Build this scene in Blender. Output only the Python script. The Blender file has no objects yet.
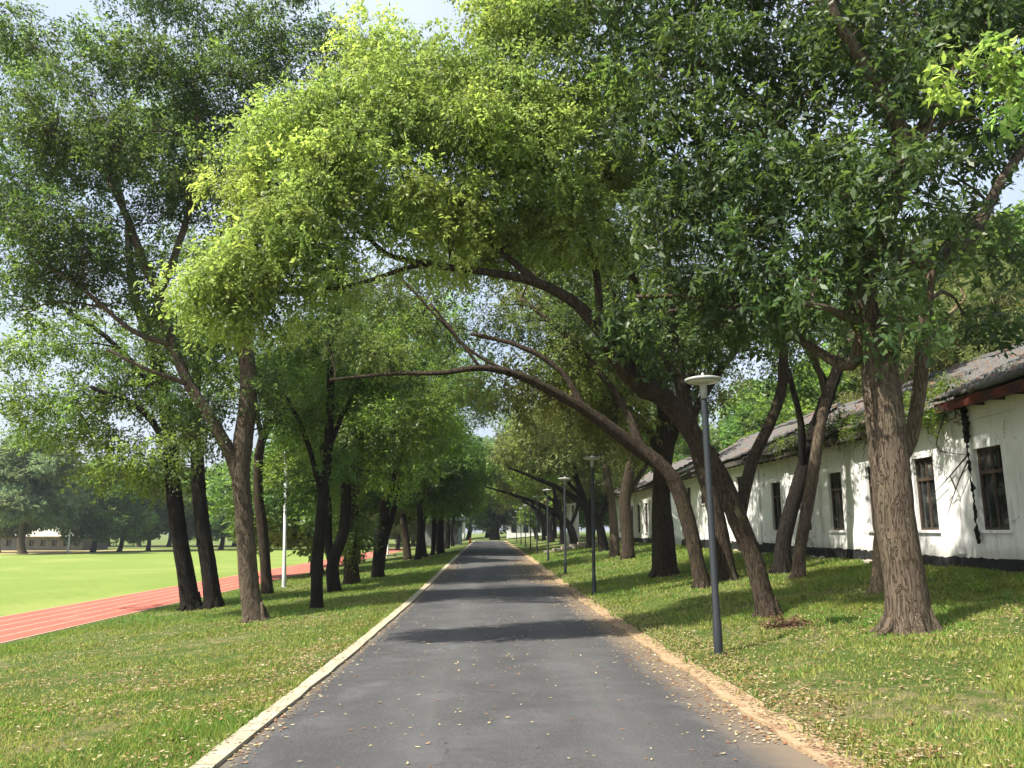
import bpy, math, random
import numpy as np
from mathutils import Vector
rnd = random.Random(7)
HAZE = .00032
rng = np.random.default_rng(11)
scene = bpy.context.scene
C = scene.collection
R_ = math.radians

# ------------------------------------------------------------------ camera
F = 780.0
PITCH = math.atan((531 - 384) / F)
YAW = math.atan(24 / F * math.cos(PITCH))
CAM = np.array([0.0, 0.0, 1.6])
fwd = np.array([math.sin(YAW) * math.cos(PITCH), math.cos(YAW) * math.cos(PITCH), math.sin(PITCH)])
rgt = np.array([math.cos(YAW), -math.sin(YAW), 0.0])
upv = np.cross(rgt, fwd)
cd = bpy.data.cameras.new('camera')
cam = bpy.data.objects.new('camera', cd)
C.objects.link(cam)
cam.location = CAM
cam.rotation_euler = (math.pi / 2 + PITCH, 0, -YAW)
cd.sensor_width = 36
cd.lens = F / 1024 * 36
cd.clip_end = 3000
cd.clip_start = 0.1
scene.camera = cam

# ------------------------------------------------------------------ terrain
def sag(y):
    return np.interp(y, [-50, 3, 8, 13, 20, 27, 35, 44, 55, 75, 110, 5000],
                     [0, 0, -.06, -.13, -.17, -.15, -.1, -.04, .03, .1, .18, .18])
XL, XR = -1.93, 2.45
FIELD = -0.9
def terr(x, y):
    """height of the lawns (the road lies between XL and XR)"""
    x = np.asarray(x, float); y = np.asarray(y, float)
    s = sag(y)
    tl = np.clip((XL - x) / (10.5 + XL), 0, 1)
    tl = tl * (1 - .25 * tl * (1 - tl))
    left = s * (1 - tl) + FIELD * tl
    tr = np.clip((x - XR) / 6.7, 0, 1)
    right = s * (1 - tr) + .84 * tr
    z = np.where(x < XL, left, np.where(x > XR, right, s))
    return z
def ray(px, py):
    d = fwd * F + rgt * (px - 512) + upv * (384 - py)
    return d / d[1]
def P(px, py, Y):
    return CAM + ray(px, py) * Y
def gp(px, py):
    """ground point seen at a place of the photograph (used to survey the site)"""
    d = ray(px, py)
    t = 3.0
    while t < 400:
        p = CAM + d * t
        if p[2] <= float(terr(p[0], p[1])):
            return p
        t += 0.02 if t < 40 else .1
    return CAM + d * 150

# ------------------------------------------------------------------ object helpers
def tag(o, label=None, cat=None, group=None, kind=None):
    if label: o['label'] = label
    if cat: o['category'] = cat
    if group: o['group'] = group
    if kind: o['kind'] = kind
    return o
def empty(name, loc, label, cat, group=None, rz=0):
    o = bpy.data.objects.new(name, None)
    C.objects.link(o); o.location = [float(v) for v in loc]; o.rotation_euler.z = rz
    o.empty_display_size = .2
    return tag(o, label, cat, group)
def mesh_np(name, verts, faces, mat, parent=None, tint=None, smooth=False, origin=None, midx=None):
    """faces: (n,k) array or list of arrays"""
    me = bpy.data.meshes.new(name)
    verts = np.asarray(verts, dtype=np.float32)
    if origin is not None: verts = verts - np.asarray(origin, np.float32)
    if isinstance(faces, np.ndarray):
        n, k = faces.shape
        me.vertices.add(len(verts)); me.vertices.foreach_set('co', verts.ravel())
        me.loops.add(n * k); me.loops.foreach_set('vertex_index', faces.astype(np.int32).ravel())
        me.polygons.add(n)
        me.polygons.foreach_set('loop_start', np.arange(0, n * k, k, dtype=np.int32))
        me.polygons.foreach_set('loop_total', np.full(n, k, dtype=np.int32))
    else:
        me.from_pydata(verts.tolist(), [], [list(map(int, f)) for f in faces])
    me.update(calc_edges=True)
    if isinstance(mat, (list, tuple)):
        for m in mat: me.materials.append(m)
        if midx is not None: me.polygons.foreach_set('material_index', np.asarray(midx, np.int32))
    else:
        me.materials.append(mat)
    if smooth:
        me.polygons.foreach_set('use_smooth', np.ones(len(me.polygons), dtype=bool))
    if tint is not None:
        a = me.color_attributes.new('tint', 'FLOAT_COLOR', 'POINT')
        a.data.foreach_set('color', np.asarray(tint, np.float32).ravel())
    o = bpy.data.objects.new(name, me)
    C.objects.link(o)
    if parent is not None: o.parent = parent
    elif origin is not None: o.location = [float(v) for v in origin]
    return o
class MB:
    """collects boxes, tubes, lathes for ONE mesh"""
    def __init__(s): s.v = []; s.f = []; s.m = []
    def add(s, vs, fs, m=0):
        b = len(s.v); s.v += [tuple(map(float, p)) for p in vs]
        s.f += [[b + i for i in f] for f in fs]; s.m += [m] * len(fs)
    def box(s, a, b, m=0):
        x0, y0, z0 = a; x1, y1, z1 = b
        s.add([(x0,y0,z0),(x1,y0,z0),(x1,y1,z0),(x0,y1,z0),(x0,y0,z1),(x1,y0,z1),(x1,y1,z1),(x0,y1,z1)],
              [(0,3,2,1),(4,5,6,7),(0,1,5,4),(1,2,6,5),(2,3,7,6),(3,0,4,7)], m)
    def lathe(s, c, prof, n=20, m=0):
        vs = []; fs = []
        for r, z in prof:
            for i in range(n):
                a = 2 * math.pi * i / n
                vs.append((c[0] + r * math.cos(a), c[1] + r * math.sin(a), c[2] + z))
        for j in range(len(prof) - 1):
            for i in range(n):
                fs.append((j*n+i, j*n+(i+1)%n, (j+1)*n+(i+1)%n, (j+1)*n+i))
        fs.append(tuple(reversed(range(n)))); fs.append(tuple((len(prof)-1)*n+i for i in range(n)))
        s.add(vs, fs, m)
    def tube(s, pts, rad, n=8, rough=0.0, seed=0, cap=True, m=0):
        pts = np.asarray(pts, float); k = len(pts)
        rad = np.broadcast_to(np.asarray(rad, float), (k,))
        tan = np.gradient(pts, axis=0); tan /= np.linalg.norm(tan, axis=1)[:, None] + 1e-9
        ref = np.array([0.13, 1.0, 0.07]) if abs(tan[0][1]) < .8 else np.array([1.0, .1, 0])
        vs = []
        r2 = np.random.default_rng(seed)
        ph = r2.uniform(0, 6.28, 4)
        for i in range(k):
            t = tan[i]; u = ref - t * ref.dot(t); u /= np.linalg.norm(u); w = np.cross(t, u); ref = u
            for j in range(n):
                a = 2 * math.pi * j / n
                q = 1.0
                if rough:
                    q += rough * (.5*math.sin(3*a + ph[0] + i*.13) + .35*math.sin(7*a + ph[1] - i*.21) + .3*math.sin(5*a+ph[2]+i*.07)) + rough*.5*r2.normal()*.6
                vs.append(pts[i] + (u*math.cos(a) + w*math.sin(a)) * rad[i] * q)
        fs = [(i*n+j, i*n+(j+1)%n, (i+1)*n+(j+1)%n, (i+1)*n+j) for i in range(k-1) for j in range(n)]
        if cap: fs += [tuple(reversed(range(n))), tuple((k-1)*n+j for j in range(n))]
        s.add(vs, fs, m)
    def build(s, name, mat, parent=None, smooth=False, origin=None):
        return mesh_np(name, np.array(s.v), s.f, mat, parent, smooth=smooth, origin=origin,
                       midx=s.m if isinstance(mat, (list, tuple)) else None)

# ------------------------------------------------------------------ materials
def mat(name):
    m = bpy.data.materials.new(name); m.use_nodes = True
    nt = m.node_tree
    for n in list(nt.nodes): nt.nodes.remove(n)
    out = nt.nodes.new('ShaderNodeOutputMaterial')
    return m, nt, out
class NT:
    def __init__(s, name):
        s.m, s.nt, s.out = mat(name)
        s.bsdf = s.nt.nodes.new('ShaderNodeBsdfPrincipled')
        s.nt.links.new(s.bsdf.outputs[0], s.out.inputs[0])
        s.tc = None
    def n(s, t, **kw):
        nd = s.nt.nodes.new(t)
        for k, v in kw.items():
            if k.startswith('i_'):
                key = k[2:]; key = int(key) if key.isdigit() else key.replace('_', ' ')
                nd.inputs[key].default_value = v
            else: setattr(nd, k, v)
        return nd
    def l(s, a, b): s.nt.links.new(a, b); return s
    def coord(s, kind='Object', scale=(1,1,1)):
        if s.tc is None: s.tc = s.nt.nodes.new('ShaderNodeTexCoord')
        mp = s.nt.nodes.new('ShaderNodeMapping'); mp.inputs['Scale'].default_value = scale
        s.l(s.tc.outputs[kind], mp.inputs[0]); return mp.outputs[0]
    def noise(s, vec, scale, detail=4, rough=.6, dist=0):
        nd = s.nt.nodes.new('ShaderNodeTexNoise')
        nd.inputs['Scale'].default_value = scale; nd.inputs['Detail'].default_value = detail
        nd.inputs['Roughness'].default_value = rough; nd.inputs['Distortion'].default_value = dist
        s.l(vec, nd.inputs['Vector']); return nd.outputs['Fac']
    def ramp(s, fac, stops):
        nd = s.nt.nodes.new('ShaderNodeValToRGB'); e = nd.color_ramp.elements
        while len(e) < len(stops): e.new(.5)
        for i, (p, c) in enumerate(stops):
            e[i].position = p; e[i].color = (*c, 1) if len(c) == 3 else c
        s.l(fac, nd.inputs[0]); return nd.outputs[0]
    def mix(s, fac, a, b, mode='MIX'):
        nd = s.nt.nodes.new('ShaderNodeMix'); nd.data_type = 'RGBA'; nd.blend_type = mode
        for v, i in ((fac, 0), (a, 6), (b, 7)):
            if hasattr(v, 'is_output'): s.l(v, nd.inputs[i])
            else: nd.inputs[i].default_value = v if i == 0 else (*v, 1)
        return nd.outputs[2]
    def math(s, op, a, b=0.0, c=0.0):
        nd = s.nt.nodes.new('ShaderNodeMath'); nd.operation = op
        for v, i in ((a, 0), (b, 1), (c, 2)):
            if hasattr(v, 'is_output'): s.l(v, nd.inputs[i])
            else: nd.inputs[i].default_value = v
        return nd.outputs[0]
    def smooth(s, v, a, b):
        nd = s.nt.nodes.new('ShaderNodeMapRange'); nd.interpolation_type = 'SMOOTHSTEP'
        s.l(v, nd.inputs[0]); nd.inputs[1].default_value = a; nd.inputs[2].default_value = b
        return nd.outputs[0]
    def xyz(s, vec):
        nd = s.nt.nodes.new('ShaderNodeSeparateXYZ'); s.l(vec, nd.inputs[0]); return nd.outputs
    def bump(s, h, strength=.5, dist=.02):
        nd = s.nt.nodes.new('ShaderNodeBump'); nd.inputs['Strength'].default_value = strength
        nd.inputs['Distance'].default_value = dist; s.l(h, nd.inputs['Height'])
        s.l(nd.outputs[0], s.bsdf.inputs['Normal'])
    def base(s, c, rough=.8, spec=.3):
        if hasattr(c, 'is_output'): s.l(c, s.bsdf.inputs['Base Color'])
        else: s.bsdf.inputs['Base Color'].default_value = (*c, 1)
        if hasattr(rough, 'is_output'): s.l(rough, s.bsdf.inputs['Roughness'])
        else: s.bsdf.inputs['Roughness'].default_value = rough
        s.bsdf.inputs['Specular IOR Level'].default_value = spec
        return s

def leaf_mat(name, col, trans, rough=.42, tr=.38, spec=.5):
    """leaf: glossy upper side plus light passing through the blade; 'tint' carries each leaf's own colour"""
    s = NT(name)
    at = s.n('ShaderNodeAttribute', attribute_name='tint')
    c = s.mix(1.0, at.outputs['Color'], col, 'MULTIPLY')
    s.base(c, rough, spec)
    t = s.nt.nodes.new('ShaderNodeBsdfTranslucent')
    s.l(s.mix(1.0, at.outputs['Color'], trans, 'MULTIPLY'), t.inputs[0])
    mx = s.nt.nodes.new('ShaderNodeMixShader'); mx.inputs[0].default_value = tr
    s.l(s.bsdf.outputs[0], mx.inputs[1]); s.l(t.outputs[0], mx.inputs[2]); s.l(mx.outputs[0], s.out.inputs[0])
    return s.m
LEAF = {
 'bright': leaf_mat('camphor_leaves', (.225, .290, .078), (.44, .58, .12), .5, .45, .3),
 'dark': leaf_mat('dark_leaves', (.058, .094, .030), (.18, .29, .055), .5, .40, .3),
 'mid': leaf_mat('mid_green_leaves', (.090, .140, .030), (.26, .40, .05), .45, .4, .4),
 'olive': leaf_mat('olive_leaves', (.14, .16, .055), (.32, .37, .09), .55, .4, .3),
 'fresh': leaf_mat('fresh_green_leaves', (.12, .20, .035), (.34, .52, .06), .5, .45, .35),
 'grey': leaf_mat('grey_green_leaves', (.085, .115, .065), (.16, .22, .09), .7, .3, .2),
 'glossy': leaf_mat('glossy_leaves', (.050, .086, .030), (.165, .26, .05), .45, .38, .32),
}
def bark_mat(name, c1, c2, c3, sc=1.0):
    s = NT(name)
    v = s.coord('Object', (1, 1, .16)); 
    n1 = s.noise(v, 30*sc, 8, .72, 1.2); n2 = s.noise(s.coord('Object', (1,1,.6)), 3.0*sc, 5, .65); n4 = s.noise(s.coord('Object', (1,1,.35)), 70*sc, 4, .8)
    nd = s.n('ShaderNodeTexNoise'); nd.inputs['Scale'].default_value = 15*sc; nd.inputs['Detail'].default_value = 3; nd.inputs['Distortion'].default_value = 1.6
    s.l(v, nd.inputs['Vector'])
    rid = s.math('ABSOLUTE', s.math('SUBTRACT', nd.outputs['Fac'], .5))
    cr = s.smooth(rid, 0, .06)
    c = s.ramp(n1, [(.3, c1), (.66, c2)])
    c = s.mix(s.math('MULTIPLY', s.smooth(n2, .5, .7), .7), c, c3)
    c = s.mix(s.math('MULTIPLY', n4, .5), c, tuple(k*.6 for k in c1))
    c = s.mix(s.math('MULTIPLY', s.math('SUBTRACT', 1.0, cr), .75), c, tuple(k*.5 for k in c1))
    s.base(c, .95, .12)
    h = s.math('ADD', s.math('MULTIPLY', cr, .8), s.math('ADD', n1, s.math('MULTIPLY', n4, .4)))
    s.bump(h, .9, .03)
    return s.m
BARK = {
 'grey': bark_mat('grey_bark', (.095, .072, .052), (.20, .155, .115), (.14, .125, .08)),
 'brown': bark_mat('brown_bark', (.040, .029, .021), (.105, .080, .058), (.07, .07, .037)),
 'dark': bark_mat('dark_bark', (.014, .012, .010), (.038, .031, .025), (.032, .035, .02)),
 'red': bark_mat('reddish_bark', (.085, .05, .033), (.19, .12, .08), (.12, .10, .055)),
 'pale': bark_mat('pale_bark', (.26, .18, .10), (.46, .36, .24), (.3, .28, .18)),
}

# ------------------------------------------------------------------ foliage
def spray_templates(n_leaf, L, W, droop, seed, K=6, twig=.36, spread=55):
    r = np.random.default_rng(seed); out = []
    for _ in range(K):
        leaves = []
        bend = r.uniform(-.15, .15)
        for i in range(n_leaf):
            t = (i + .6) / n_leaf
            base = np.array([t * twig, bend * t * t * twig * 2, -droop * .35 * t * t * twig])
            side = 1 if i % 2 else -1
            a = side * R_(r.uniform(.3, 1.7) * spread * (1 - .35 * t)); b = -r.uniform(-.6, 1.3) * droop; base = base + r.normal(0, .03, 3)
            d = np.array([math.cos(a) * math.cos(b), math.sin(a) * math.cos(b), math.sin(b)])
            nrm = np.array([0, 0, 1.]) + r.normal(0, .55, 3); nrm -= d * d.dot(nrm); nrm /= np.linalg.norm(nrm)
            s = np.cross(nrm, d)
            l = L * r.uniform(.5, 1.3); w = l * W * r.uniform(.85, 1.15)
            v = [base, base + d*l*.45 + s*w*.5 + nrm*w*.18, base + d*l - nrm*l*.08, base + d*l*.45 - s*w*.5 + nrm*w*.18]
            leaves.append(v)
        out.append(np.array(leaves))
    return out
SPR = {
 'camphor': spray_templates(16, .086, .42, .75, 1, twig=.34),
 'big': spray_templates(11, .150, .36, 1.25, 2, twig=.30, spread=48),
 'medium': spray_templates(13, .108, .42, .8, 3),
 'far': spray_templates(8, .26, .48, .8, 4, twig=.55),
 'vfar': spray_templates(6, .55, .55, .6, 5, twig=.9),
 'needle': spray_templates(8, .42, .10, 1.3, 6, twig=.5, spread=40),
}
def sprays(pos, dirs, kind, r, tint, scale=1.0):
    """returns leaf verts (m,4,3) and tints (m,3)"""
    T = SPR[kind]; n = len(pos)
    d = dirs / (np.linalg.norm(dirs, axis=1)[:, None] + 1e-9)
    up = np.array([0, 0, 1.0]) + r.normal(0, .38, (n, 3))
    up -= d * np.sum(d * up, axis=1)[:, None]; up /= np.linalg.norm(up, axis=1)[:, None] + 1e-9
    sd = np.cross(up, d)
    M = np.stack([d, sd, up], axis=2) * (scale * r.uniform(.8, 1.2, n))[:, None, None]
    idx = r.integers(0, len(T), n)
    V = []; TI = []
    for k in range(len(T)):
        s = np.where(idx == k)[0]
        if not len(s): continue
        v = np.einsum('nij,lqj->nlqi', M[s], T[k]) + pos[s][:, None, None, :]
        m = v.shape[1]
        V.append(v.reshape(-1, 4, 3))
        ti = np.repeat(tint[s], m, axis=0) * r.uniform(.78, 1.22, (len(s) * m, 1))
        TI.append(ti)
    return np.concatenate(V), np.concatenate(TI)

def clumps_of(blobs, r, size=.8, fill=1.0):
    """big blobs (centre, radius) -> clumps (centre, radius)"""
    out = []
    for c, R in blobs:
        c = np.asarray(c); R3 = np.asarray(R if hasattr(R, '__len__') else (R, R, R * .85), float)
        n = max(3, int(fill * 5.0 * (R3.mean() / size) ** 2))
        for _ in range(n):
            u = r.normal(0, 1, 3); u /= np.linalg.norm(u)
            q = r.uniform(.25, 1) ** .6
            out.append((c + u * R3 * q, size * r.uniform(.6, 1.15)))
    return out

def grow(mb, nodes, clumps, r, fine=1.0, nseg=6, br=.05):
    """branches from the skeleton to every clump; nodes = list of (pos, radius)"""
    npos = [np.asarray(p, float) for p, _ in nodes]; nrad = [q for _, q in nodes]
    base = npos[0]
    order = sorted(range(len(clumps)), key=lambda i: min(np.linalg.norm(clumps[i][0] - p) for p in npos[:40]))
    for i in order:
        c, R = clumps[i]
        A = np.array(npos); dist = np.linalg.norm(A - c, axis=1)
        pen = np.where(A[:, 2] > c[2] + .2, 1.5, 0) + np.where(np.array(nrad) < .012, 1.0, 0)
        j = int(np.argmin(dist + pen))
        a = npos[j]; L = dist[j]
        if L < .25: continue
        k = max(4, int(L / .35) + 2)
        t = np.linspace(0, 1, k)[:, None]
        sagv = np.array([0, 0, .18 * L])
        pts = a + (c - a) * t + sagv * np.sin(t * math.pi) * .6
        wob = np.cumsum(r.normal(0, .05, (k, 3)), axis=0); wob -= wob[-1] * t; wob[0] = 0
        pts = pts + wob * min(1, L * .6)
        r0 = min(nrad[j] * .75, .012 + br * L * .28); rad = np.linspace(r0, max(.006, r0 * .3), k)
        mb.tube(pts, rad, nseg if r0 > .03 else 5, seed=i, cap=False)
        for q in range(1, k): npos.append(pts[q]); nrad.append(float(rad[q]))
        for _ in range(int(3 * fine)):
            u = r.normal(0, 1, 3); u[2] = abs(u[2]) * .5; u /= np.linalg.norm(u)
            e = c + u * R * .9; m_ = (c + e) / 2 + r.normal(0, .08, 3)
            s0 = pts[-2]
            mb.tube([s0, m_, e], [rad[-1] * 1.0, rad[-1]*.7, .004], 4, cap=False)

def foliate(clumps, kind, r, per, tint=(1,1,1), var=.22, warm=.25, scale=1.0, droop=.35, hollow=.35):
    pos = []; dirs = []; ti = []
    tint = np.asarray(tint, float)
    for c, R in clumps:
        n = max(4, int(per * (R / .8) ** 2))
        u = r.normal(0, 1, (n, 3)); u /= np.linalg.norm(u, axis=1)[:, None]
        q = hollow + (1 - hollow) * r.uniform(0, 1, n) ** .55
        p = c + u * (R * q)[:, None] * np.array([1.1, 1.1, .72])
        d = u * .8 + r.normal(0, .5, (n, 3)); d[:, 2] -= droop
        pos.append(p); dirs.append(d)
        ct = tint * math.exp(r.normal(0, var * 1.35)) * (1 + r.normal(0, var * .35, (n, 1)))
        w = r.uniform(-warm, warm); ct = ct * np.array([1 + w * .6, 1, 1 - w * .5])
        ti.append(np.clip(ct, .3, 2.2))
    return sprays(np.concatenate(pos), np.concatenate(dirs), kind, r, np.concatenate(ti), scale)

def leaf_mesh(name, V, T, material, parent, origin):
    n = len(V)
    tint = np.ones((n, 4, 4), np.float32); tint[:, :, :3] = T[:, None, :]
    return mesh_np(name, V.reshape(-1, 3), np.arange(n * 4).reshape(n, 4), material, parent,
                   tint=tint.reshape(-1, 4), origin=origin)

def smooth_path(pts, wid, step=.22):
    """Catmull-Rom through surveyed points"""
    pts = np.asarray(pts, float); wid = np.asarray(wid, float)
    P0 = np.vstack([2*pts[0]-pts[1], pts, 2*pts[-1]-pts[-2]])
    out = []; wo = []
    for i in range(len(pts) - 1):
        a, b, c, d = P0[i:i+4]
        n = max(2, int(np.linalg.norm(c - b) / step))
        for t in np.linspace(0, 1, n, endpoint=False):
            out.append(.5*((2*b)+(-a+c)*t+(2*a-5*b+4*c-d)*t*t+(-a+3*b-3*c+d)*t**3))
            wo.append(wid[i]*(1-t)+wid[i+1]*t)
    out.append(pts[-1]); wo.append(wid[-1])
    return np.array(out), np.array(wo)

def tree(name, label, base_px, trunk, limbs, blobs, leaf, spray, bark, seed, group=None, per=90, size=.8,
         fill=1.0, tint=(1,1,1), extra=(), Y=None, scale=1.0, droop=.35, flare=1.3, br=.05, fine=1.0, warm=.14, hollow=.35):
    """a surveyed tree. trunk/limbs: lists of (px, py, dY, width_px); blobs: (px, py, dY, radius_m)"""
    fill *= 1.2; per = per * 1.25
    r = np.random.default_rng(seed)
    if Y is None: b = gp(*base_px)
    else:
        b = P(base_px[0], base_px[1], Y); b[2] = float(terr(b[0], b[1]))
    Yb = b[1]
    root = empty(name, b, label, 'tree', group)
    root_inv = b
    mb = MB(); nodes = []
    def conv(lst):
        return [P(x, y, Yb + dy) for x, y, dy, w in lst], [w / 2 * float(ray(x, y).dot(fwd)) * (Yb + dy) / F * .95 for x, y, dy, w in lst]
    pts, rad = conv(trunk)
    pts[0] = b - np.array([0, 0, .12]); 
    p2, r2 = smooth_path(pts, rad, .12 if Yb < 25 else .3)
    hgt = np.linalg.norm(p2 - p2[0], axis=1)
    r2 = r2 * (1 + (flare - 1) * np.exp(-hgt / .22))
    mb.tube(p2, r2, 22 if Yb < 25 else 12, rough=.055, seed=seed)
    if Yb < 26:
        R0 = rad[0]; rr_ = np.random.default_rng(seed + 9); na = 7
        for k_ in range(na):      # roots running out into the grass
            a_ = 6.283 * k_ / na + rr_.uniform(-.3, .3); ex_ = rr_.uniform(1.5, 2.3)
            u_ = np.array([math.cos(a_), math.sin(a_), 0])
            q_ = [b + u_*R0*.62 + np.array([0,0,R0*rr_.uniform(1.0,1.8)]), b + u_*R0*1.02 + np.array([0,0,R0*.42]), b + u_*R0*1.3 + np.array([0,0,R0*.10]), b + u_*R0*ex_ + np.array([0,0,-.05])]
            q2_, w2_ = smooth_path(q_, [R0*.16, R0*.22, R0*.18, R0*.05], .05); mb.tube(q2_, w2_, 9, rough=.08, seed=k_ + seed)
        for k_ in range(4):       # healed branch stubs
            i_ = int(len(p2) * rr_.uniform(.4, .85)); a_ = rr_.uniform(0, 6.283); u_ = np.array([math.cos(a_), math.sin(a_), .35])
            rk = r2[i_]; q_ = [p2[i_] + u_*rk*.6, p2[i_] + u_*rk*.98, p2[i_] + u_*rk*1.08]
            mb.tube(q_, [rk*.32, rk*.26, rk*.16], 9, rough=.1, seed=k_ + 3)
    nodes += [(p2[i], r2[i]) for i in range(len(p2) // 2, len(p2), 2)]
    for lb in limbs:
        q, w = conv(lb)
        q2, w2 = smooth_path(q, w, .16)
        wob = np.cumsum(r.normal(0, .012, q2.shape), axis=0); wob *= np.linspace(0, 1, len(q2))[:, None]
        q2 = q2 + wob
        mb.tube(q2, w2, 12, rough=.05, seed=seed + 5)
        nodes += [(q2[i], w2[i]) for i in range(1, len(q2), 2)]
    big = [(P(x, y, Yb + dy), R) for x, y, dy, R in blobs]
    cl = clumps_of(big, r, size, fill)
    grow(mb, nodes, cl, r, br=br, fine=fine)
    V, T = foliate(cl, spray, r, per, tint, scale=scale, droop=droop, warm=warm, hollow=hollow)
    for (bl2, leaf2, tint2, per2) in extra:
        big2 = [(P(x, y, Yb + dy), R) for x, y, dy, R in bl2]
        c2 = clumps_of(big2, r, size*.8, fill)
        grow(mb, nodes, c2, r, br=br)
        V2, T2 = foliate(c2, spray, r, per2, tint2, scale=scale, droop=droop)
        leaf_mesh('bough', V2, T2, LEAF[leaf2], root, b)
    mb.build('trunk', BARK[bark], root, smooth=True, origin=b)
    leaf_mesh('crown', V, T, LEAF[leaf], root, b)
    return root

# shared crowns for trees farther off
def generic_tree(name, loc, label, group, seed, H, W, leaf, spray, bark, per, size, th=.35, lean=(0,0), fill=1.0, tr=.16, trunks=1, tint=(1,1,1), scale=1, droop=.3, warm=.25):
    r = np.random.default_rng(seed); b = np.asarray(loc, float)
    root = empty(name, b, label, 'tree', group); mb = MB(); nodes = []
    for k in range(trunks):
        off = np.array([r.normal(0, .25), r.normal(0, .25), 0]) if k else np.zeros(3)
        pts = [np.array([0, 0, -.15]) + off]
        n = 6; ang = r.uniform(0, 6.28)
        for i in range(1, n + 1):
            t = i / n
            pts.append(np.array([lean[0]*t**1.4 + r.normal(0,.12)+math.cos(ang)*t*.5*k, lean[1]*t**1.4 + r.normal(0,.12)+math.sin(ang)*t*.5*k, H*.72*t]) + off)
        p2, w2 = smooth_path(pts, np.linspace(tr, tr*.3, n + 1), .35)
        w2 = w2 * (1 + .5*np.exp(-np.linalg.norm(p2-p2[0], axis=1)/.3))
        mb.tube(p2, w2, 10, rough=.06, seed=seed)
        nodes += [(p2[i], w2[i]) for i in range(len(p2)//3, len(p2), 2)]
    blobs = []
    nb = 7
    for i in range(nb):
        a = 6.28 * i / nb + r.uniform(0, .8); q = r.uniform(.35, .75)
        z = H * r.uniform(th + .12, .86)
        f = 1 - .5 * ((z / H - .6) / .4) ** 2
        blobs.append((np.array([lean[0] + math.cos(a)*W*q*f*.6, lean[1] + math.sin(a)*W*q*f*.6, z]), W * r.uniform(.24, .36)))
    blobs.append((np.array([lean[0], lean[1], H * .84]), W * .3))
    cl = clumps_of(blobs, r, size, fill)
    grow(mb, nodes, cl, r, nseg=5, br=.06, fine=.4)
    V, T = foliate(cl, spray, r, per, tint, scale=scale, droop=droop, warm=warm)
    mb.build('trunk', BARK[bark], root, smooth=True)
    leaf_mesh('crown', V, T, LEAF[leaf], root, None)
    return root
def copy_thing(o, loc, rz=0, sc=1.0, label=None, group=None, mats=None):
    c = o.copy(); C.objects.link(c)
    c.location = [float(v) for v in loc]; c.rotation_euler.z = rz
    c.scale = (sc, sc, sc) if not hasattr(sc, '__len__') else sc
    if label: c['label'] = label
    if group: c['group'] = group
    for ch in list(o.children):
        d = ch.copy(); C.objects.link(d); d.parent = c
        for g in list(ch.children):
            e = g.copy(); C.objects.link(e); e.parent = d
    return c
# ================================================================== SETTING
def axis(segs):
    out = []
    for a, b, st in segs: out += list(np.arange(a, b, st))
    return np.array(sorted(set(np.round(out, 4))))
s = NT('lawn_soil')
v = s.coord('Object')
n1 = s.noise(v, .45, 5, .6, .5); n2 = s.noise(v, 6, 6, .7); n3 = s.noise(v, 55, 5, .8)
g = s.ramp(n3, [(.28, (.040, .070, .014)), (.5, (.085, .13, .028)), (.72, (.15, .19, .05))])
d = s.ramp(n3, [(.3, (.13, .115, .05)), (.7, (.33, .29, .15))])
fa = s.math('ADD', s.math('MULTIPLY', n1, .55), s.math('MULTIPLY', n2, .55))
c = s.mix(s.smooth(fa, .54, .68), g, d)
s.base(c, .95, .1); s.bump(s.math('ADD', n3, n2), .9, .05)
M_LAWN = s.m
xs = axis([(-700,-100,60),(-100,-30,10),(-30,-11,1.5),(-11,XL-.1,.28),(XR+.1,9.6,.28),(9.6,20,1),(20,100,10),(100,701,60)])
xs = np.sort(np.concatenate([xs, [XL-.05, XL, XR, XR+.05, XL+.02, XR-.02, XL-.16, XL-.14, XR+.25, XR+.28]]))
ys = axis([(-60,0,4),(0,26,.28),(26,60,.8),(60,130,3),(130,700,40),(700,1400,200)])
XX, YY = np.meshgrid(xs, ys, indexing='ij')
ZZ = terr(XX, YY)
r0 = np.random.default_rng(3)
def bumps(x, y):
    return .018*np.sin(x*2.1+1.3*np.sin(y*.9))*np.cos(y*1.7+.8*np.sin(x*1.1)) + .01*np.sin(x*5.3+y*3.1) + .008*np.cos(y*6.1-x*2.7)
def lawn_z(x, y):
    x = np.asarray(x, float)
    z = terr(x, y)
    w = np.clip(np.where(x < 0, XL - .12 - x, x - XR - .12) / .5, 0, 1) * np.clip((x + 10.4) / 1.0, 0, 1)
    return z + bumps(x, y) * w + .012
ZL = lawn_z(XX, YY) - np.where((XX > XL - .15) & (XX < XR + .27) & (YY < 118), .045, 0)
inside = (XX > XL + .01) & (XX < XR - .01) & (YY < 118)
ZZ = np.where(inside, sag(YY) - .06, ZL)
nx, ny = XX.shape
I = np.arange(nx * ny).reshape(nx, ny)
faces = np.stack([I[:-1,:-1], I[1:,:-1], I[1:,1:], I[:-1,1:]], -1).reshape(-1, 4)
g = mesh_np('lawn', np.stack([XX, YY, ZZ], -1).reshape(-1, 3), faces, M_LAWN, smooth=True)
tag(g, kind='structure')

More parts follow.
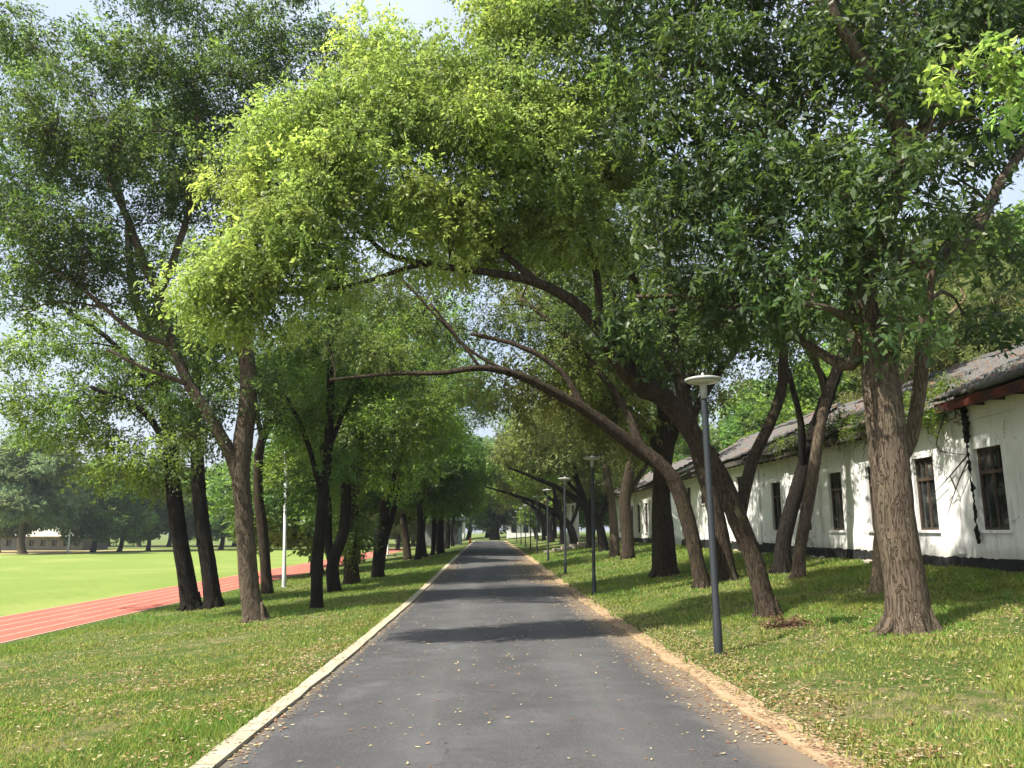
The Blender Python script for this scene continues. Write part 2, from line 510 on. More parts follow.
# road
s = NT('asphalt')
v = s.coord('Object'); vs = s.coord('Object', (1, .12, 1))
n1 = s.noise(v, 55, 6, .9); n2 = s.noise(v, 1.1, 8, .72, .4); n3 = s.noise(vs, 3.2, 8, .78, .8)
X = s.xyz(v)
c = s.ramp(n1, [(.3, (.018, .018, .018)), (.52, (.054, .054, .055)), (.72, (.15, .15, .148))])
c = s.mix(s.math('MULTIPLY', s.smooth(n2, .42, .75), .5), c, (.115, .115, .122))
c = s.mix(s.math('MULTIPLY', s.smooth(n3, .55, .8), .35), c, (.16, .155, .15))
n5 = s.noise(v, .35, 6, .7, .6)
c = s.mix(s.math('MULTIPLY', s.smooth(n5, .5, .62), .45), c, (.036, .036, .038))
wx = s.math('ABSOLUTE', s.math('SUBTRACT', s.math('ABSOLUTE', s.math('SUBTRACT', X[0], .3)), .85))
c = s.mix(s.math('MULTIPLY', s.smooth(s.math('SUBTRACT', s.math('MULTIPLY', n3, .8), wx), -.3, .7), .30), c, (.13, .128, .127))
# sand and leaf mould washed along both edges
er = s.math('ADD', s.smooth(X[0], 1.2, 2.45), s.math('MULTIPLY', n2, .5))
el = s.math('ADD', s.smooth(s.math('MULTIPLY', X[0], -1), 1.55, 1.95), s.math('MULTIPLY', n2, .45))
c = s.mix(s.math('MULTIPLY', s.smooth(er, .72, 1.35), .75), c, (.20, .15, .10))
c = s.mix(s.math('MULTIPLY', s.smooth(el, .75, 1.3), .5), c, (.20, .16, .11))
vo = s.n('ShaderNodeTexVoronoi', feature='DISTANCE_TO_EDGE'); vo.inputs['Scale'].default_value = .33
wv = s.n('ShaderNodeVectorMath', operation='ADD'); s.l(v, wv.inputs[0])
nn = s.n('ShaderNodeTexNoise'); nn.inputs['Scale'].default_value = 1.7; nn.inputs['Detail'].default_value = 6; s.l(v, nn.inputs['Vector'])
s.l(nn.outputs['Color'], wv.inputs[1]); s.l(wv.outputs[0], vo.inputs['Vector'])
cr = s.math('MULTIPLY', s.math('LESS_THAN', vo.outputs['Distance'], .006), s.smooth(n2, .5, .6))
c = s.mix(s.math('MULTIPLY', cr, .5), c, (.025, .025, .025))
s.base(c, .88, .3); s.bump(n1, .6, .008)
rx = np.linspace(XL + .0, XR + .0, 12); ry = axis([(-60,118.01,1.0)])
RX, RY = np.meshgrid(rx, ry, indexing='ij')
crown_z = .03 * (1 - ((RX - .26) / 2.2) ** 2)
I = np.arange(RX.size).reshape(RX.shape)
faces = np.stack([I[:-1,:-1], I[1:,:-1], I[1:,1:], I[:-1,1:]], -1).reshape(-1, 4)
o = mesh_np('road', np.stack([RX, RY, sag(RY) + crown_z - .022], -1).reshape(-1, 3), faces, s.m, smooth=True)
tag(o, kind='structure')
# flush edging stones
s = NT('edging_concrete'); v = s.coord('Object')
n = s.noise(v, 9, 6, .7); nb = s.noise(v, 90, 3, .7)
Yc = s.xyz(v)[1]
joint = s.math('LESS_THAN', s.math('FRACT', Yc), .015)
c = s.ramp(n, [(.3, (.26, .23, .16)), (.65, (.46, .42, .32))])
c = s.mix(s.math('MULTIPLY', nb, .4), c, (.24, .20, .13)); c = s.mix(joint, c, (.10, .08, .05))
s.base(c, .95, .2); s.bump(n, .5, .01)
M_EDGE = s.m
s2 = NT('sandy_edging'); v = s2.coord('Object'); n = s2.noise(v, 5, 6, .7); nb = s2.noise(v, 60, 4, .8)
c = s2.ramp(nb, [(.25, (.17, .11, .06)), (.5, (.34, .25, .15)), (.75, (.50, .40, .26))]); c = s2.mix(s2.smooth(n, .5, .65), c, (.22, .13, .08))
s2.base(c, .95, .1); s2.bump(nb, .7, .012)
def strip(name, x0, x1, y0, y1, dz, m, step=1.0, wob=0.0, kind='structure', zf=None):
    y = np.arange(y0, y1 + step / 2, step); r = np.random.default_rng(5)
    a = x0 + (r.normal(0, wob, len(y)) if wob else 0) + 0 * y; b = x1 + (r.normal(0, wob, len(y)) if wob else 0) + 0 * y
    z = sag(y) + dz if zf is None else np.full(len(y), zf)
    V = np.stack([np.stack([a, y, z], -1), np.stack([b, y, z], -1), np.stack([b, y, z - .12], -1), np.stack([a, y, z - .12], -1)], 1).reshape(-1, 3)
    f = []
    for i in range(len(y) - 1):
        for k in range(4):
            f.append((4*i+k, 4*i+(k+1)%4, 4*i+4+(k+1)%4, 4*i+4+k))
    f.append((3,2,1,0)); n = 4*(len(y)-1); f.append((n, n+1, n+2, n+3))
    return tag(mesh_np(name, V, f, m), kind=kind)
strip('kerb', XL - .155, XL + .012, -20, 118, .008, M_EDGE, .5, .008)
strip('kerb', XR - .02, XR + .28, -20, 118, .011, s2.m, .33, .04)

# playing field and running track
s = NT('field_turf'); v = s.coord('Object')
n1 = s.noise(v, .12, 5, .6, .4); n2 = s.noise(v, 2.2, 6, .7); n3 = s.noise(v, 30, 4, .8)
c = s.ramp(s.math('ADD', s.math('MULTIPLY', n3, .5), s.math('MULTIPLY', n2, .5)), [(.3, (.105, .155, .03)), (.7, (.20, .265, .06))])
c = s.mix(s.math('MULTIPLY', s.smooth(n1, .45, .68), .5), c, (.26, .29, .09))
X = s.xyz(v)
dry = s.math('MULTIPLY', s.smooth(X[1], 84, 92), s.smooth(s.math('MULTIPLY', X[0], -1), 40, 55))
c = s.mix(s.math('MULTIPLY', dry, s.math('ADD', s.math('MULTIPLY', n2, .6), .4)), c, (.36, .25, .15))
s.base(c, .95, .1); s.bump(n3, .6, .03)
T0, T1 = -10.95, -14.35
V = [(T1, -60, FIELD+.016), (-600, -60, FIELD+.016), (-600, 112, FIELD+.016), (T1, 112, FIELD+.016)]
tag(mesh_np('playing_field', V, [(0,3,2,1)], s.m), kind='structure')
s = NT('track_rubber'); v = s.coord('Object'); n1 = s.noise(v, 60, 4, .8); n2 = s.noise(v, .8, 5, .6)
c = s.ramp(n1, [(.3, (.30, .070, .045)), (.7, (.42, .125, .085))]); c = s.mix(s.math('MULTIPLY', s.smooth(n2, .5, .75), .35), c, (.40, .19, .13))
s.base(c, .9, .2); TR = s.m
s = NT('lane_paint'); v = s.coord('Object'); n = s.noise(v, 30, 4, .8)
s.base(s.ramp(n, [(.35, (.42, .16, .11)), (.6, (.58, .46, .40))]), .85); LP = s.m
nl = 5; wl = (T0 - T1 - .1) / nl
vs = []; fs = []; mi = []
x = T0
edges = []
for i in range(nl + 1):
    edges.append((x, x - .045, 1)); x -= .045
    if i < nl: edges.append((x, x - (wl - .04), 0)); x -= wl - .04
for a, b_, m_ in edges:
    k = len(vs); z = FIELD + .020
    vs += [(a, -60, z), (b_, -60, z), (b_, 116, z), (a, 116, z)]; fs.append((k, k+3, k+2, k+1)); mi.append(m_)
o = mesh_np('running_track', np.array(vs, float), fs, [TR, LP], midx=mi); tag(o, kind='structure')

# ------------------------------------------------------------------ white hall
def wall_material(name, z_top_yellow):
    s = NT(name); v = s.coord('Object')
    n1 = s.noise(v, 1.3, 7, .65, .6); n2 = s.noise(s.coord('Object', (1, 1, .12)), 5.5, 7, .72, .8); n3 = s.noise(v, 26, 5, .8)
    Z = s.xyz(v)[2]
    c = s.ramp(n1, [(.3, (.66, .66, .64)), (.6, (.80, .80, .79))])
    c = s.mix(s.math('MULTIPLY', s.smooth(n2, .50, .70), .6), c, (.34, .33, .30))
    up = s.math('MULTIPLY', s.smooth(s.math('ADD', Z, s.math('MULTIPLY', n1, .5)), z_top_yellow, z_top_yellow + .5), .5)
    c = s.mix(up, c, (.54, .53, .44))  # yellowish upper paint, with the eave's shade put into its colour
    c = s.mix(s.math('MULTIPLY', s.smooth(s.math('ADD', n1, s.math('MULTIPLY', n3, .35)), .78, .84), .8), c, (.16, .14, .12))
    low = s.smooth(s.math('SUBTRACT', Z, s.math('MULTIPLY', n3, .3)), .38, .12)
    c = s.mix(s.math('MULTIPLY', low, .5), c, (.30, .28, .22))
    s.base(c, .9, .15); s.bump(s.math('ADD', n3, n1), .35, .02); return s.m
M_WALL = wall_material('limewashed_wall', 2.6)
s = NT('tarred_plinth'); v = s.coord('Object'); n = s.noise(v, 6, 6, .75, .5)
s.base(s.ramp(n, [(.4, (.008, .008, .009)), (.66, (.028, .028, .030)), (.78, (.14, .13, .12))]), .8, .3); s.bump(n, .7, .03); M_PL = s.m
s = NT('weathered_timber'); v = s.coord('Object', (1, 1, .2)); n = s.noise(v, 14, 6, .7)
s.base(s.ramp(n, [(.3, (.030, .022, .016)), (.7, (.085, .062, .045))]), .8, .2); M_WOOD = s.m
s = NT('old_red_fascia'); v = s.coord('Object', (1, .3, 1)); n = s.noise(v, 9, 6, .75)
s.base(s.ramp(n, [(.40, (.025, .018, .016)), (.58, (.12, .028, .019)), (.8, (.19, .055, .038))]), .8, .2); M_RED = s.m
s = NT('grey_fascia'); v = s.coord('Object', (1, .3, 1)); n = s.noise(v, 9, 6, .75)
s.base(s.ramp(n, [(.35, (.04, .035, .03)), (.7, (.12, .11, .09))]), .85, .2); M_GF = s.m
s = NT('window_glass'); v = s.coord('Object'); n = s.noise(v, 3, 5, .6)
s.base(s.ramp(n, [(.42, (.010, .012, .012)), (.6, (.05, .055, .05)), (.75, (.20, .20, .17))]), .14, .6); M_GLASS = s.m
s = NT('roof_tiles'); v = s.coord('Object'); n1 = s.noise(v, 1.1, 7, .7, .5); n2 = s.noise(v, 17, 6, .8); n3 = s.noise(v, 3.1, 6, .75, .8)
c = s.ramp(n2, [(.3, (.055, .056, .056)), (.7, (.17, .17, .17))])
c = s.mix(s.math('MULTIPLY', s.smooth(n3, .5, .62), .9), c, s.ramp(n2, [(.3, (.06, .032, .02)), (.55, (.19, .10, .06)), (.8, (.34, .25, .16))]))
c = s.mix(s.math('MULTIPLY', s.smooth(n1, .55, .7), .6), c, (.09, .11, .04))
s.base(c, .92, .15); s.bump(n2, .6, .03); M_ROOF = s.m

def roof_sheet(yA, yB, ex, ez, rx_, rz_, seed, parent, org, name='roof'):
    r = np.random.default_rng(seed)
    y = np.arange(yA, yB, .055); nc = 13
    tt = []; off = []
    for k in range(nc):
        tt += [k / nc, (k + 1) / nc - .004]; off += [.055, .0]
    tt = np.array(tt); off = np.array(off)
    T, Yv = np.meshgrid(tt, y, indexing='ij'); O = np.repeat(off[:, None], len(y), 1)
    cor = .035 * np.abs(np.sin(math.pi * Yv / .24)) 
    sg = .05 * np.sin(Yv * .7 + seed) + .03 * np.sin(Yv * 1.9 + 2 * seed) - .07 * np.sin(T * math.pi)
    jit = r.normal(0, .009, T.shape)
    Xv = ex + (rx_ - ex) * T + r.normal(0, .006, T.shape); Zv = ez + (rz_ - ez) * T + cor + O + sg + jit
    n, m = T.shape; I = np.arange(n * m).reshape(n, m)
    f = np.stack([I[:-1,:-1], I[:-1,1:], I[1:,1:], I[1:,:-1]], -1).reshape(-1, 4)
    V1 = np.stack([Xv, Yv, Zv], -1).reshape(-1, 3)
    V2 = V1 - np.array([0, 0, .07])
    allf = np.concatenate([f, f[:, ::-1] + n * m])
    edge = np.stack([I[0,:-1], I[0,1:], I[0,1:] + n*m, I[0,:-1] + n*m], -1)[:, ::-1]
    return mesh_np(name, np.concatenate([V1, V2]), np.concatenate([allf, edge]), M_ROOF, parent, origin=org)

def hall(name, label, x0, y0, y1, wins, zb, eave, pil, roofs, xback=16.4, ridge=(12.7, 5.95), arched=False):
    org = np.array([x0, (y0 + y1) / 2, zb])
    root = empty(name, org, label, 'building')
    # wall face with real openings
    wy = sorted(wins); mb = MB()
    ycuts = [y0]; 
    for (yc, w, za, zc) in wy: ycuts += [yc - w/2, yc + w/2]
    ycuts.append(y1)
    th = .28
    for i in range(0, len(ycuts) - 1):
        a, b_ = ycuts[i], ycuts[i+1]
        if i % 2 == 0: mb.box((x0, a, zb - .3), (x0 + th, b_, eave + .12))
        else:
            _, _, za, zc = wy[i // 2]
            mb.box((x0, a, zb - .3), (x0 + th, b_, za)); mb.box((x0, a, zc), (x0 + th, b_, eave + .12))
    mb.box((x0 + th, y1 - .25, zb - .3), (xback - .3, y1, eave + .12)); mb.box((x0 + th, y0, zb - .3), (xback - .3, y0 + .25, eave + .12))
    mb.box((xback - .3, y0, zb - .3), (xback, y1, eave + .12))
    for yy in (y0 + .02, y1 - .02):   # gables
        k = len(mb.v); 
        mb.add([(x0+.02, yy-.02, eave+.12), (xback-.02, yy-.02, eave+.12), (ridge[0], yy-.02, ridge[1]-.15),
                (x0+.02, yy+.02, eave+.12), (xback-.02, yy+.02, eave+.12), (ridge[0], yy+.02, ridge[1]-.15)],
               [(0,1,2), (5,4,3), (0,3,4,1), (1,4,5,2), (2,5,3,0)])
    mb.build('wall', M_WALL, root, origin=org)
    mb = MB()   # added dark sheet standing in for room shade, so rooms are not see-through
    mb.box((x0 + th + 1.6, y0 + .3, zb - .2), (x0 + th + 1.7, y1 - .3, eave)); mb.build('room_shade_sheet', M_WOOD, root, origin=org)
    # plinth with broken upper edge
    yy = np.arange(y0, y1, .11); r = np.random.default_rng(int(y0 * 7)); ht = .27 + np.cumsum(r.normal(0, .018, len(yy))) * .3
    ht = .31 + (ht - ht.mean()) * .8 + r.normal(0, .012, len(yy)); ht = np.clip(ht, .2, .46)
    V = []; Fc = []
    for i, y in enumerate(yy):
        V += [(x0 - .018, y, zb - .25), (x0 - .018, y, zb + ht[i]), (x0 + .004, y, zb + ht[i] + .01)]
        if i:
            k = 3 * i; Fc += [(k-3, k-2, k+1, k), (k-2, k-1, k+2, k+1)]
    mesh_np('plinth', np.array(V), Fc, M_PL, root, origin=org)
    for yc in pil:
        mb = MB(); mb.box((x0 - .055, yc - .14, zb + .31), (x0 + .01, yc + .14, eave - .34)); mb.build('pilaster', M_WALL, root, origin=org)
    mb = MB(); mb.box((x0 - .03, y0, eave - .38), (x0 + .01, y1, eave - .34)); mb.box((x0 - .06, y0, eave - .12), (x0 + .01, y1, eave + .02)); mb.build('cornice', M_WALL, root, origin=org)
    for (yc, w, za, zc) in wy:
        f = MB(); X1, X2 = x0 + .07, x0 + .135; fw = .055
        a, b_ = yc - w/2, yc + w/2
        f.box((X1, a, za), (X2, a + fw, zc)); f.box((X1, b_ - fw, za), (X2, b_, zc))
        f.box((X1, a + fw, za), (X2, b_ - fw, za + fw)); f.box((X1, a + fw, zc - fw), (X2, b_ - fw, zc))
        if zc - za > 1.1:
            zt = za + (zc - za) * .68
            f.box((X1 - .01, a + fw, zt), (X2 - .002, b_ - fw, zt + .07))
            f.box((X1 + .008, yc - .03, za + fw), (X2 - .004, yc + .03, zt)); f.box((X1 + .008, yc - .018, zt + .07), (X2 - .004, yc + .018, zc - fw))
            for q in (-1, 1):
                f.box((X1 + .016, yc + q*(w/4 - .012) - .012, zt + .07), (X2 - .01, yc + q*(w/4 - .012) + .012, zc - fw))
        else: f.box((X1 + .008, yc - .02, za + fw), (X2 - .004, yc + .02, zc - fw))
        fo = f.build('window', M_WOOD, root, origin=org)
        g_ = MB(); g_.box((X1 + .035, a + .02, za + .02), (X1 + .045, b_ - .02, zc - .02)); g_.build('pane', M_GLASS, fo)
        for ch in fo.children:
            for vv in ch.data.vertices: vv.co -= Vector(org)
        sl = MB(); sl.box((x0 - .05, a - .06, za - .06), (x0 + .07, b_ + .06, za - .002)); so = sl.build('sill', M_WALL, fo)
        for vv in so.data.vertices: vv.co -= Vector(org)
    for (ya, yb, dz, fm) in roofs:
        ro = roof_sheet(ya, yb, x0 - .42, eave + dz, ridge[0], ridge[1] + dz, int(ya) % 9 + 1, root, org)
        rb = MB(); rb.add([(ridge[0] + .02, ya, ridge[1]+dz-.02), (xback + .4, ya, eave + dz), (xback + .4, yb, eave + dz), (ridge[0] + .02, yb, ridge[1]+dz-.02)], [(0,1,2,3)])
        rb.tube([(ridge[0], ya + i*(yb-ya)/40, ridge[1]+dz+.05+.02*math.sin(i*1.7)) for i in range(41)], .11, 8, rough=.1, seed=3)
        rb.build('roof_ridge', M_ROOF, root, origin=org)
        fb = MB(); fb.box((x0 - .36, ya + .03, eave + dz - .20), (x0 - .325, yb - .03, eave + dz - .02))
        fb.build('fascia', fm, root, origin=org)
        sf = MB(); sf.box((x0 - .322, ya + .03, eave + dz - .14), (x0 - .062, yb - .03, eave + dz - .11)); 
        for i in range(int((yb - ya) / .6)):
            sf.box((x0 - .32, ya + .1 + i*.6, eave + dz - .20), (x0 - .065, ya + .16 + i*.6, eave + dz - .142))
        sf.build('soffit', M_WOOD, root, origin=org)
    return root
XB = 9.45
big = [(yc, .82, 1.62, 3.17) for yc in (8.1, 10.3, 12.35, 14.5, 16.75, 18.95, 21.15, 23.3, 25.6)]
small = [(yc, .80, 2.78, 3.62) for yc in (29.3, 32.0, 34.5, 36.9)]
hall('white_hall', 'long whitewashed hall with dark plinth, brown casement windows and leaf-strewn tiled roof, on the right', XB, 5.0, 38.6, big + small, .84, 4.12,
     [9.2, 11.35, 13.4, 15.62, 17.85, 20.05, 22.25, 24.45, 27.2, 30.7, 33.25, 35.7, 38.3],
     [(4.6, 15.5, .03, M_RED), (15.55, 27.5, -.07, M_GF), (27.55, 39.0, .06, M_GF)])
far_w = [(yc, .9, 1.5, 3.3) for yc in (46.2, 48.6, 51, 53.4, 55.8, 58.2, 60.6)]
hall('white_annex', 'second white hall with tall narrow windows, farther down behind the thick trunks', XB + .3, 45, 62.2, far_w, .84, 4.3,
     [47.4, 49.8, 52.2, 54.6, 57, 59.4, 61.8], [(44.7, 62.5, 0, M_GF)], ridge=(12.9, 6.1))
# dark cable with debris hanging down the wall, thing hanging from the eave
mb = MB(); r = random.Random(4)
pts = []; rr = []
z = 4.02; 
while z > 1.36:
    pts.append((XB - .10 + r.uniform(-.01, .01), 14.93 + r.uniform(-.012, .012) - .03*(4 - z)*.4, z))
    th_ = .05 if z > 3.3 else (.012 if r.random() < .45 else .03)
    if z < 1.72: th_ = .045
    rr.append(th_ * r.uniform(.7, 1.2)); z -= .05
mb.tube(pts, rr, 7, rough=.45, seed=2)
mb.build('hanging_creeper', BARK['dark'], origin=(XB, 14.9, 4.0))
tag(bpy.data.objects['hanging_creeper'], 'blackened dead creeper hanging down the white wall beside the nearest window', 'creeper')
# bare dead twigs on the wall
mb = MB()
for a, b_, c_ in [((XB-.30,15.2,3.95),(XB-.12,15.9,3.3),(XB-.08,14.95,3.05)), ((XB-.1,14.95,3.05),(XB-.1,15.6,2.7),(XB-.08,16.5,2.25)), ((XB-.1,14.95,2.95),(XB-.12,15.35,2.5),(XB-.07,15.9,1.9)),
                  ((XB-.1,15.6,2.7),(XB-.14,15.4,2.4),(XB-.1,15.7,2.2))]:
    q, w = smooth_path([a, b_, c_], [.016, .011, .004], .08); mb.tube(q, w, 5, rough=.2)
o = mb.build('dead_vine', BARK['brown'], origin=(XB, 15.3, 3.9)); tag(o, 'thin leafless vine stems straggling over the wall below the red fascia', 'vine')

# creeping plants on the eaves
r = np.random.default_rng(77)
root = empty('roof_creeper', (XB - .3, 18.0, 4.1), 'tangled green creeper with dead stems covering the eaves above the middle windows', 'creeper')
cl = []
for i in range(60):
    y = r.uniform(15.4, 24); t = r.uniform(0, .5) ** 1.3
    cl.append((np.array([XB - .42 + t*3.2, y, 4.12 + t*1.8 + r.uniform(-.12, .10)]), r.uniform(.14, .3)))
for i in range(16):
    y = r.uniform(15.3, 19); cl.append((np.array([XB - .42, y, 4.05 - abs(r.normal(0, .14))]), r.uniform(.12, .2)))
V, T = foliate(cl, 'medium', r, 260, (1.0, .95, .8), scale=.6)
mb = MB()
for i in range(70):
    y = r.uniform(15.2, 23); a = np.array([XB - .42 + r.uniform(0, .6), y, 4.2 + r.uniform(0, .3)])
    q = np.cumsum(np.vstack([a, r.normal(0, .13, (6, 3)) + np.array([-.01, .02, -.05])]), axis=0); q[:, 0] = np.minimum(q[:, 0], XB + .4)
    mb.tube(q, np.linspace(.014, .005, 7), 4, cap=False)
mb.build('stems', BARK['brown'], root, origin=(XB - .3, 18.0, 4.1))
leaf_mesh('leaves', V, T, LEAF['mid'], root, (XB - .3, 18.0, 4.1))

# ------------------------------------------------------------------ lamps
s = NT('lamp_steel'); s.base((.020, .024, .029), .5, .35); v = s.coord('Object'); n = s.noise(v, 8, 5, .7); s.bump(n, .15, .004); M_POLE = s.m
s = NT('lamp_head_paint'); v = s.coord('Object'); n = s.noise(v, 12, 5, .7); s.base(s.ramp(n, [(.3, (.22, .23, .22)), (.7, (.36, .37, .35))]), .6, .3); M_HEAD = s.m
s = NT('lamp_lens'); s.base((.55, .55, .52), .3, .4); M_LENS = s.m
def lamp():
    root = empty('street_lamp', (0,0,0), '', 'street lamp', 'disc lamps along the right side of the path')
    mb = MB(); mb.lathe((0,0,0), [(.060,-.2),(.060,.0),(.058,.45),(.047,.48),(.045,3.35),(.043,3.5)], 18); mb.build('pole', M_POLE, root, smooth=True)
    mb = MB(); mb.lathe((0,0,0), [(.13,-.05),(.13,.012),(.115,.02),(.062,.022)], 20)
    for i in range(4):
        a = math.pi/4 + i*math.pi/2; mb.lathe((.092*math.cos(a), .092*math.sin(a), .018), [(.013,0),(.013,.03),(.006,.036)], 6)
    mb.build('base_plate', M_POLE, root)
    mb = MB(); mb.lathe((0,0,0), [(.046,3.42),(.048,3.55),(.052,3.62),(.075,3.648),(.13,3.658),(.235,3.662),(.252,3.675),(.250,3.70),(.20,3.715),(.05,3.735),(.022,3.74),(.020,3.775),(.010,3.79),(.0,3.795)], 36)
    h = mb.build('lamp_head', M_HEAD, root, smooth=True)
    mb = MB(); mb.lathe((0,0,0), [(.13,3.640),(.215,3.650),(.215,3.658),(.13,3.655)], 30); mb.build('lens', M_LENS, h)
    return root
L0 = lamp()
spots = [(713,10.6),(593,21.7),(565,30.8),(548,41.8),(537,51.8),(530.5,61.6),(525.5,71),(521,82),(516.5,97)]
words = ['tallest in view, nearest slate grey disc lamp standing between the path and the leaning trees', 'second disc lamp from the viewer, beside the thick twin trunk',
         'third disc lamp from the viewer, in front of the pale columns', 'fourth disc lamp down the path, just past the third', 'fifth disc lamp down the path',
         'sixth disc lamp down the path', 'seventh disc lamp, small in the distance', 'eighth disc lamp, small in the distance near the path end', 'farthest disc lamp, its head seen beside the big tree at the path end']
for i, (px, Y) in enumerate(spots):
    o = L0 if i == 0 else copy_thing(L0, (0,0,0))
    x = P(px, 531, Y)[0]
    o.location = (x, Y, float(lawn_z(x, Y)) - .01); o['label'] = words[i]
    o.rotation_euler = (R_(rnd.uniform(-.4,.4)), R_([-.7,.2,.3,-.4,.3,0,.4,0,0][i]), rnd.uniform(0, 3))
# pale posts by the track
s = NT('pale_post_paint'); v = s.coord('Object'); n = s.noise(v, 6, 5, .7); s.base(s.ramp(n, [(.3, (.42, .47, .46)), (.7, (.60, .64, .62))]), .5, .4); M_POST = s.m
pb = gp(284, 588)   # this pole stands a little off plumb
post = empty('light_pole', pb, 'pale grey pole beside the running track, nearest of the three', 'pole', 'pale poles along the track')
mb = MB(); mb.lathe((0,0,0), [(.09,-.2),(.09,0),(.085,.9),(.07,.95),(.06,5.3)], 14); mb.build('pole', M_POST, post, smooth=True)
mb = MB(); mb.lathe((0,0,0), [(.17,-.05),(.17,.02),(.09,.03)], 14); mb.build('base_plate', M_POST, post)
mb = MB(); mb.lathe((0,0,0), [(.06,5.28),(.11,5.33),(.24,5.40),(.22,5.48),(.05,5.54),(0,5.55)], 18); mb.build('lamp_head', M_POST, post, smooth=True)
post.rotation_euler.y = -R_(2.2)
for px, py, w in ((388, 557, 'pale grey pole beyond the leaning dark trunk, second of three by the track'), (424.5, 547, 'farthest pale pole, seen between dark trunks on the left')):
    b = gp(px, py); copy_thing(post, b, label=w)
#PART3
# ================================================================== TREES
GR = 'trees on the right verge'; GL = 'trees on the left verge'
D = 1.0
# the big grey tree in front of the hall
tree('broadleaf_tree', 'largest tree, thick grey trunk with rough bark in front of the nearest windows', (911, 633),
     [(912,633,0,47),(904,580,0,41),(895,520,0,39),(888,450,0,38),(882,390,0,36),(876,340,0,33),(862,300,-.1,30),(880,230,-.3,24),(905,160,-.5,20),(880,90,-.7,14),(835,15,-1,10),(820,-60,-1.2,7)],
     [[(905,160,-.5,17),(945,90,-.4,13),(985,30,-.3,9),(1030,-40,-.2,6)], [(868,330,0,22),(850,365,.3,13),(815,350,.8,10),(770,320,1.2,8),(700,303,1.6,6),(640,300,2,4)],
      [(880,240,-.3,18),(925,262,-.1,16),(970,240,.2,14),(1010,180,.3,10),(1060,120,.4,7)], [(862,300,-.1,22),(850,230,.5,14),(800,150,1,10),(740,90,1.2,7),(690,60,1.4,5)],
      [(893,470,1.2,15),(910,440,1.2,15),(920,380,1.0,14),(922,330,.9,13),(935,260,.8,10),(990,200,1.2,6)],
      [(870,330,0,14),(835,310,-.4,8),(800,300,-.7,5)]],
     [(700,40,1.2,1.1),(790,40,.8,1.2),(890,30,.6,1.2),(990,40,1.0,1.2),(640,95,1.4,.8),(720,130,1.0,1.0),(800,150,.2,1.0),(870,190,-.6,.85),(740,230,.4,.75),(810,260,-.3,.75),
      (900,260,-.8,.5),(690,200,1.2,.9),(690,280,1.5,.7),(745,320,1.4,.55),(960,130,1.3,1.0),(1010,-40,.8,1.4),(860,-80,.5,1.6),(720,-70,.8,1.5),(610,20,1.8,1.0),(985,320,2.6,.5),(900,330,-.4,.3),(640,340,2.2,.6),(930,60,-.9,.55),(905,140,-1.0,.45),(1000,0,-.6,.7),(840,10,-.8,.6),(970,220,-.4,.45),(1010,250,0,.45)],
     'glossy', 'big', 'grey', 101, GR, per=60, size=.46, fill=.66, droop=.75, warm=.16,
     extra=[([(1010,105,-1.8,.36),(1030,60,-1.8,.36),(985,70,-1.6,.22)], 'bright', (.9,1.0,.9), 90)])
# leaning tree whose bright crown spans the path
tree('camphor_tree', 'leaning tree forked above the nearest lamp, its bright yellow-green crown spreading over the path', (769, 617),
     [(769,617,0,24),(763,595,0,20),(752,555,0,19),(738,520,0,21),(722,480,0,20),(700,445,0,20),(680,415,0,20),(660,395,-.1,21),(642,388,-.2,22)],
     [[(644,388,-.2,20),(622,368,-.3,17),(602,335,-.4,14),(575,303,-.6,12),(535,281,-.8,10),(490,270,-.9,8),(430,262,-1,7),(390,252,-1,5),(350,215,-1,5),(300,190,-1,3)],
      [(646,390,-.2,14),(634,360,-.2,10),(642,330,-.2,9),(640,290,0,7),(600,200,0,5),(560,120,0,4)],
      [(535,280,-.8,8),(500,250,-.6,6),(450,200,-.4,5),(400,150,-.3,4)],
      [(430,262,-1,6),(400,270,-1.2,5),(340,290,-1.3,4),(270,295,-1.3,3)],
      [(738,525,.15,15),(745,490,.4,13),(755,455,.5,12),(772,420,.6,11),(784,380,.8,11),(780,320,1,8),(740,240,1,6),(700,150,1.2,4)],
      [(602,335,-.4,9),(590,250,-.3,7),(540,150,-.2,5),(510,80,0,3)]],
     [(225,290,-1.4,.52),(262,255,-1.6,.62),(310,225,-1.4,.62),(265,185,-1.0,.45),(290,140,-.9,.62),(345,170,-1.2,.75),(345,110,-.8,.6),(400,110,-1,.75),(400,190,-1.1,.7),(450,75,-.7,.75),(480,130,-1,.8),
      (520,40,-.4,.8),(535,95,-.8,.75),(465,200,-.9,.65),(550,170,-.7,.75),(600,90,-.3,.7),(585,230,-.3,.6),(430,250,-1.2,.35),(250,310,-1.2,.35),(330,270,-1.1,.45),(380,50,-.2,.45),(560,-10,0,.9),(620,160,0,.7),(500,-40,.3,.9),(520,225,-.2,.6),(480,250,.2,.5)],
     'bright', 'camphor', 'brown', 102, GR, per=125, size=.5, fill=1.25, droop=.5, hollow=.4, warm=.12)
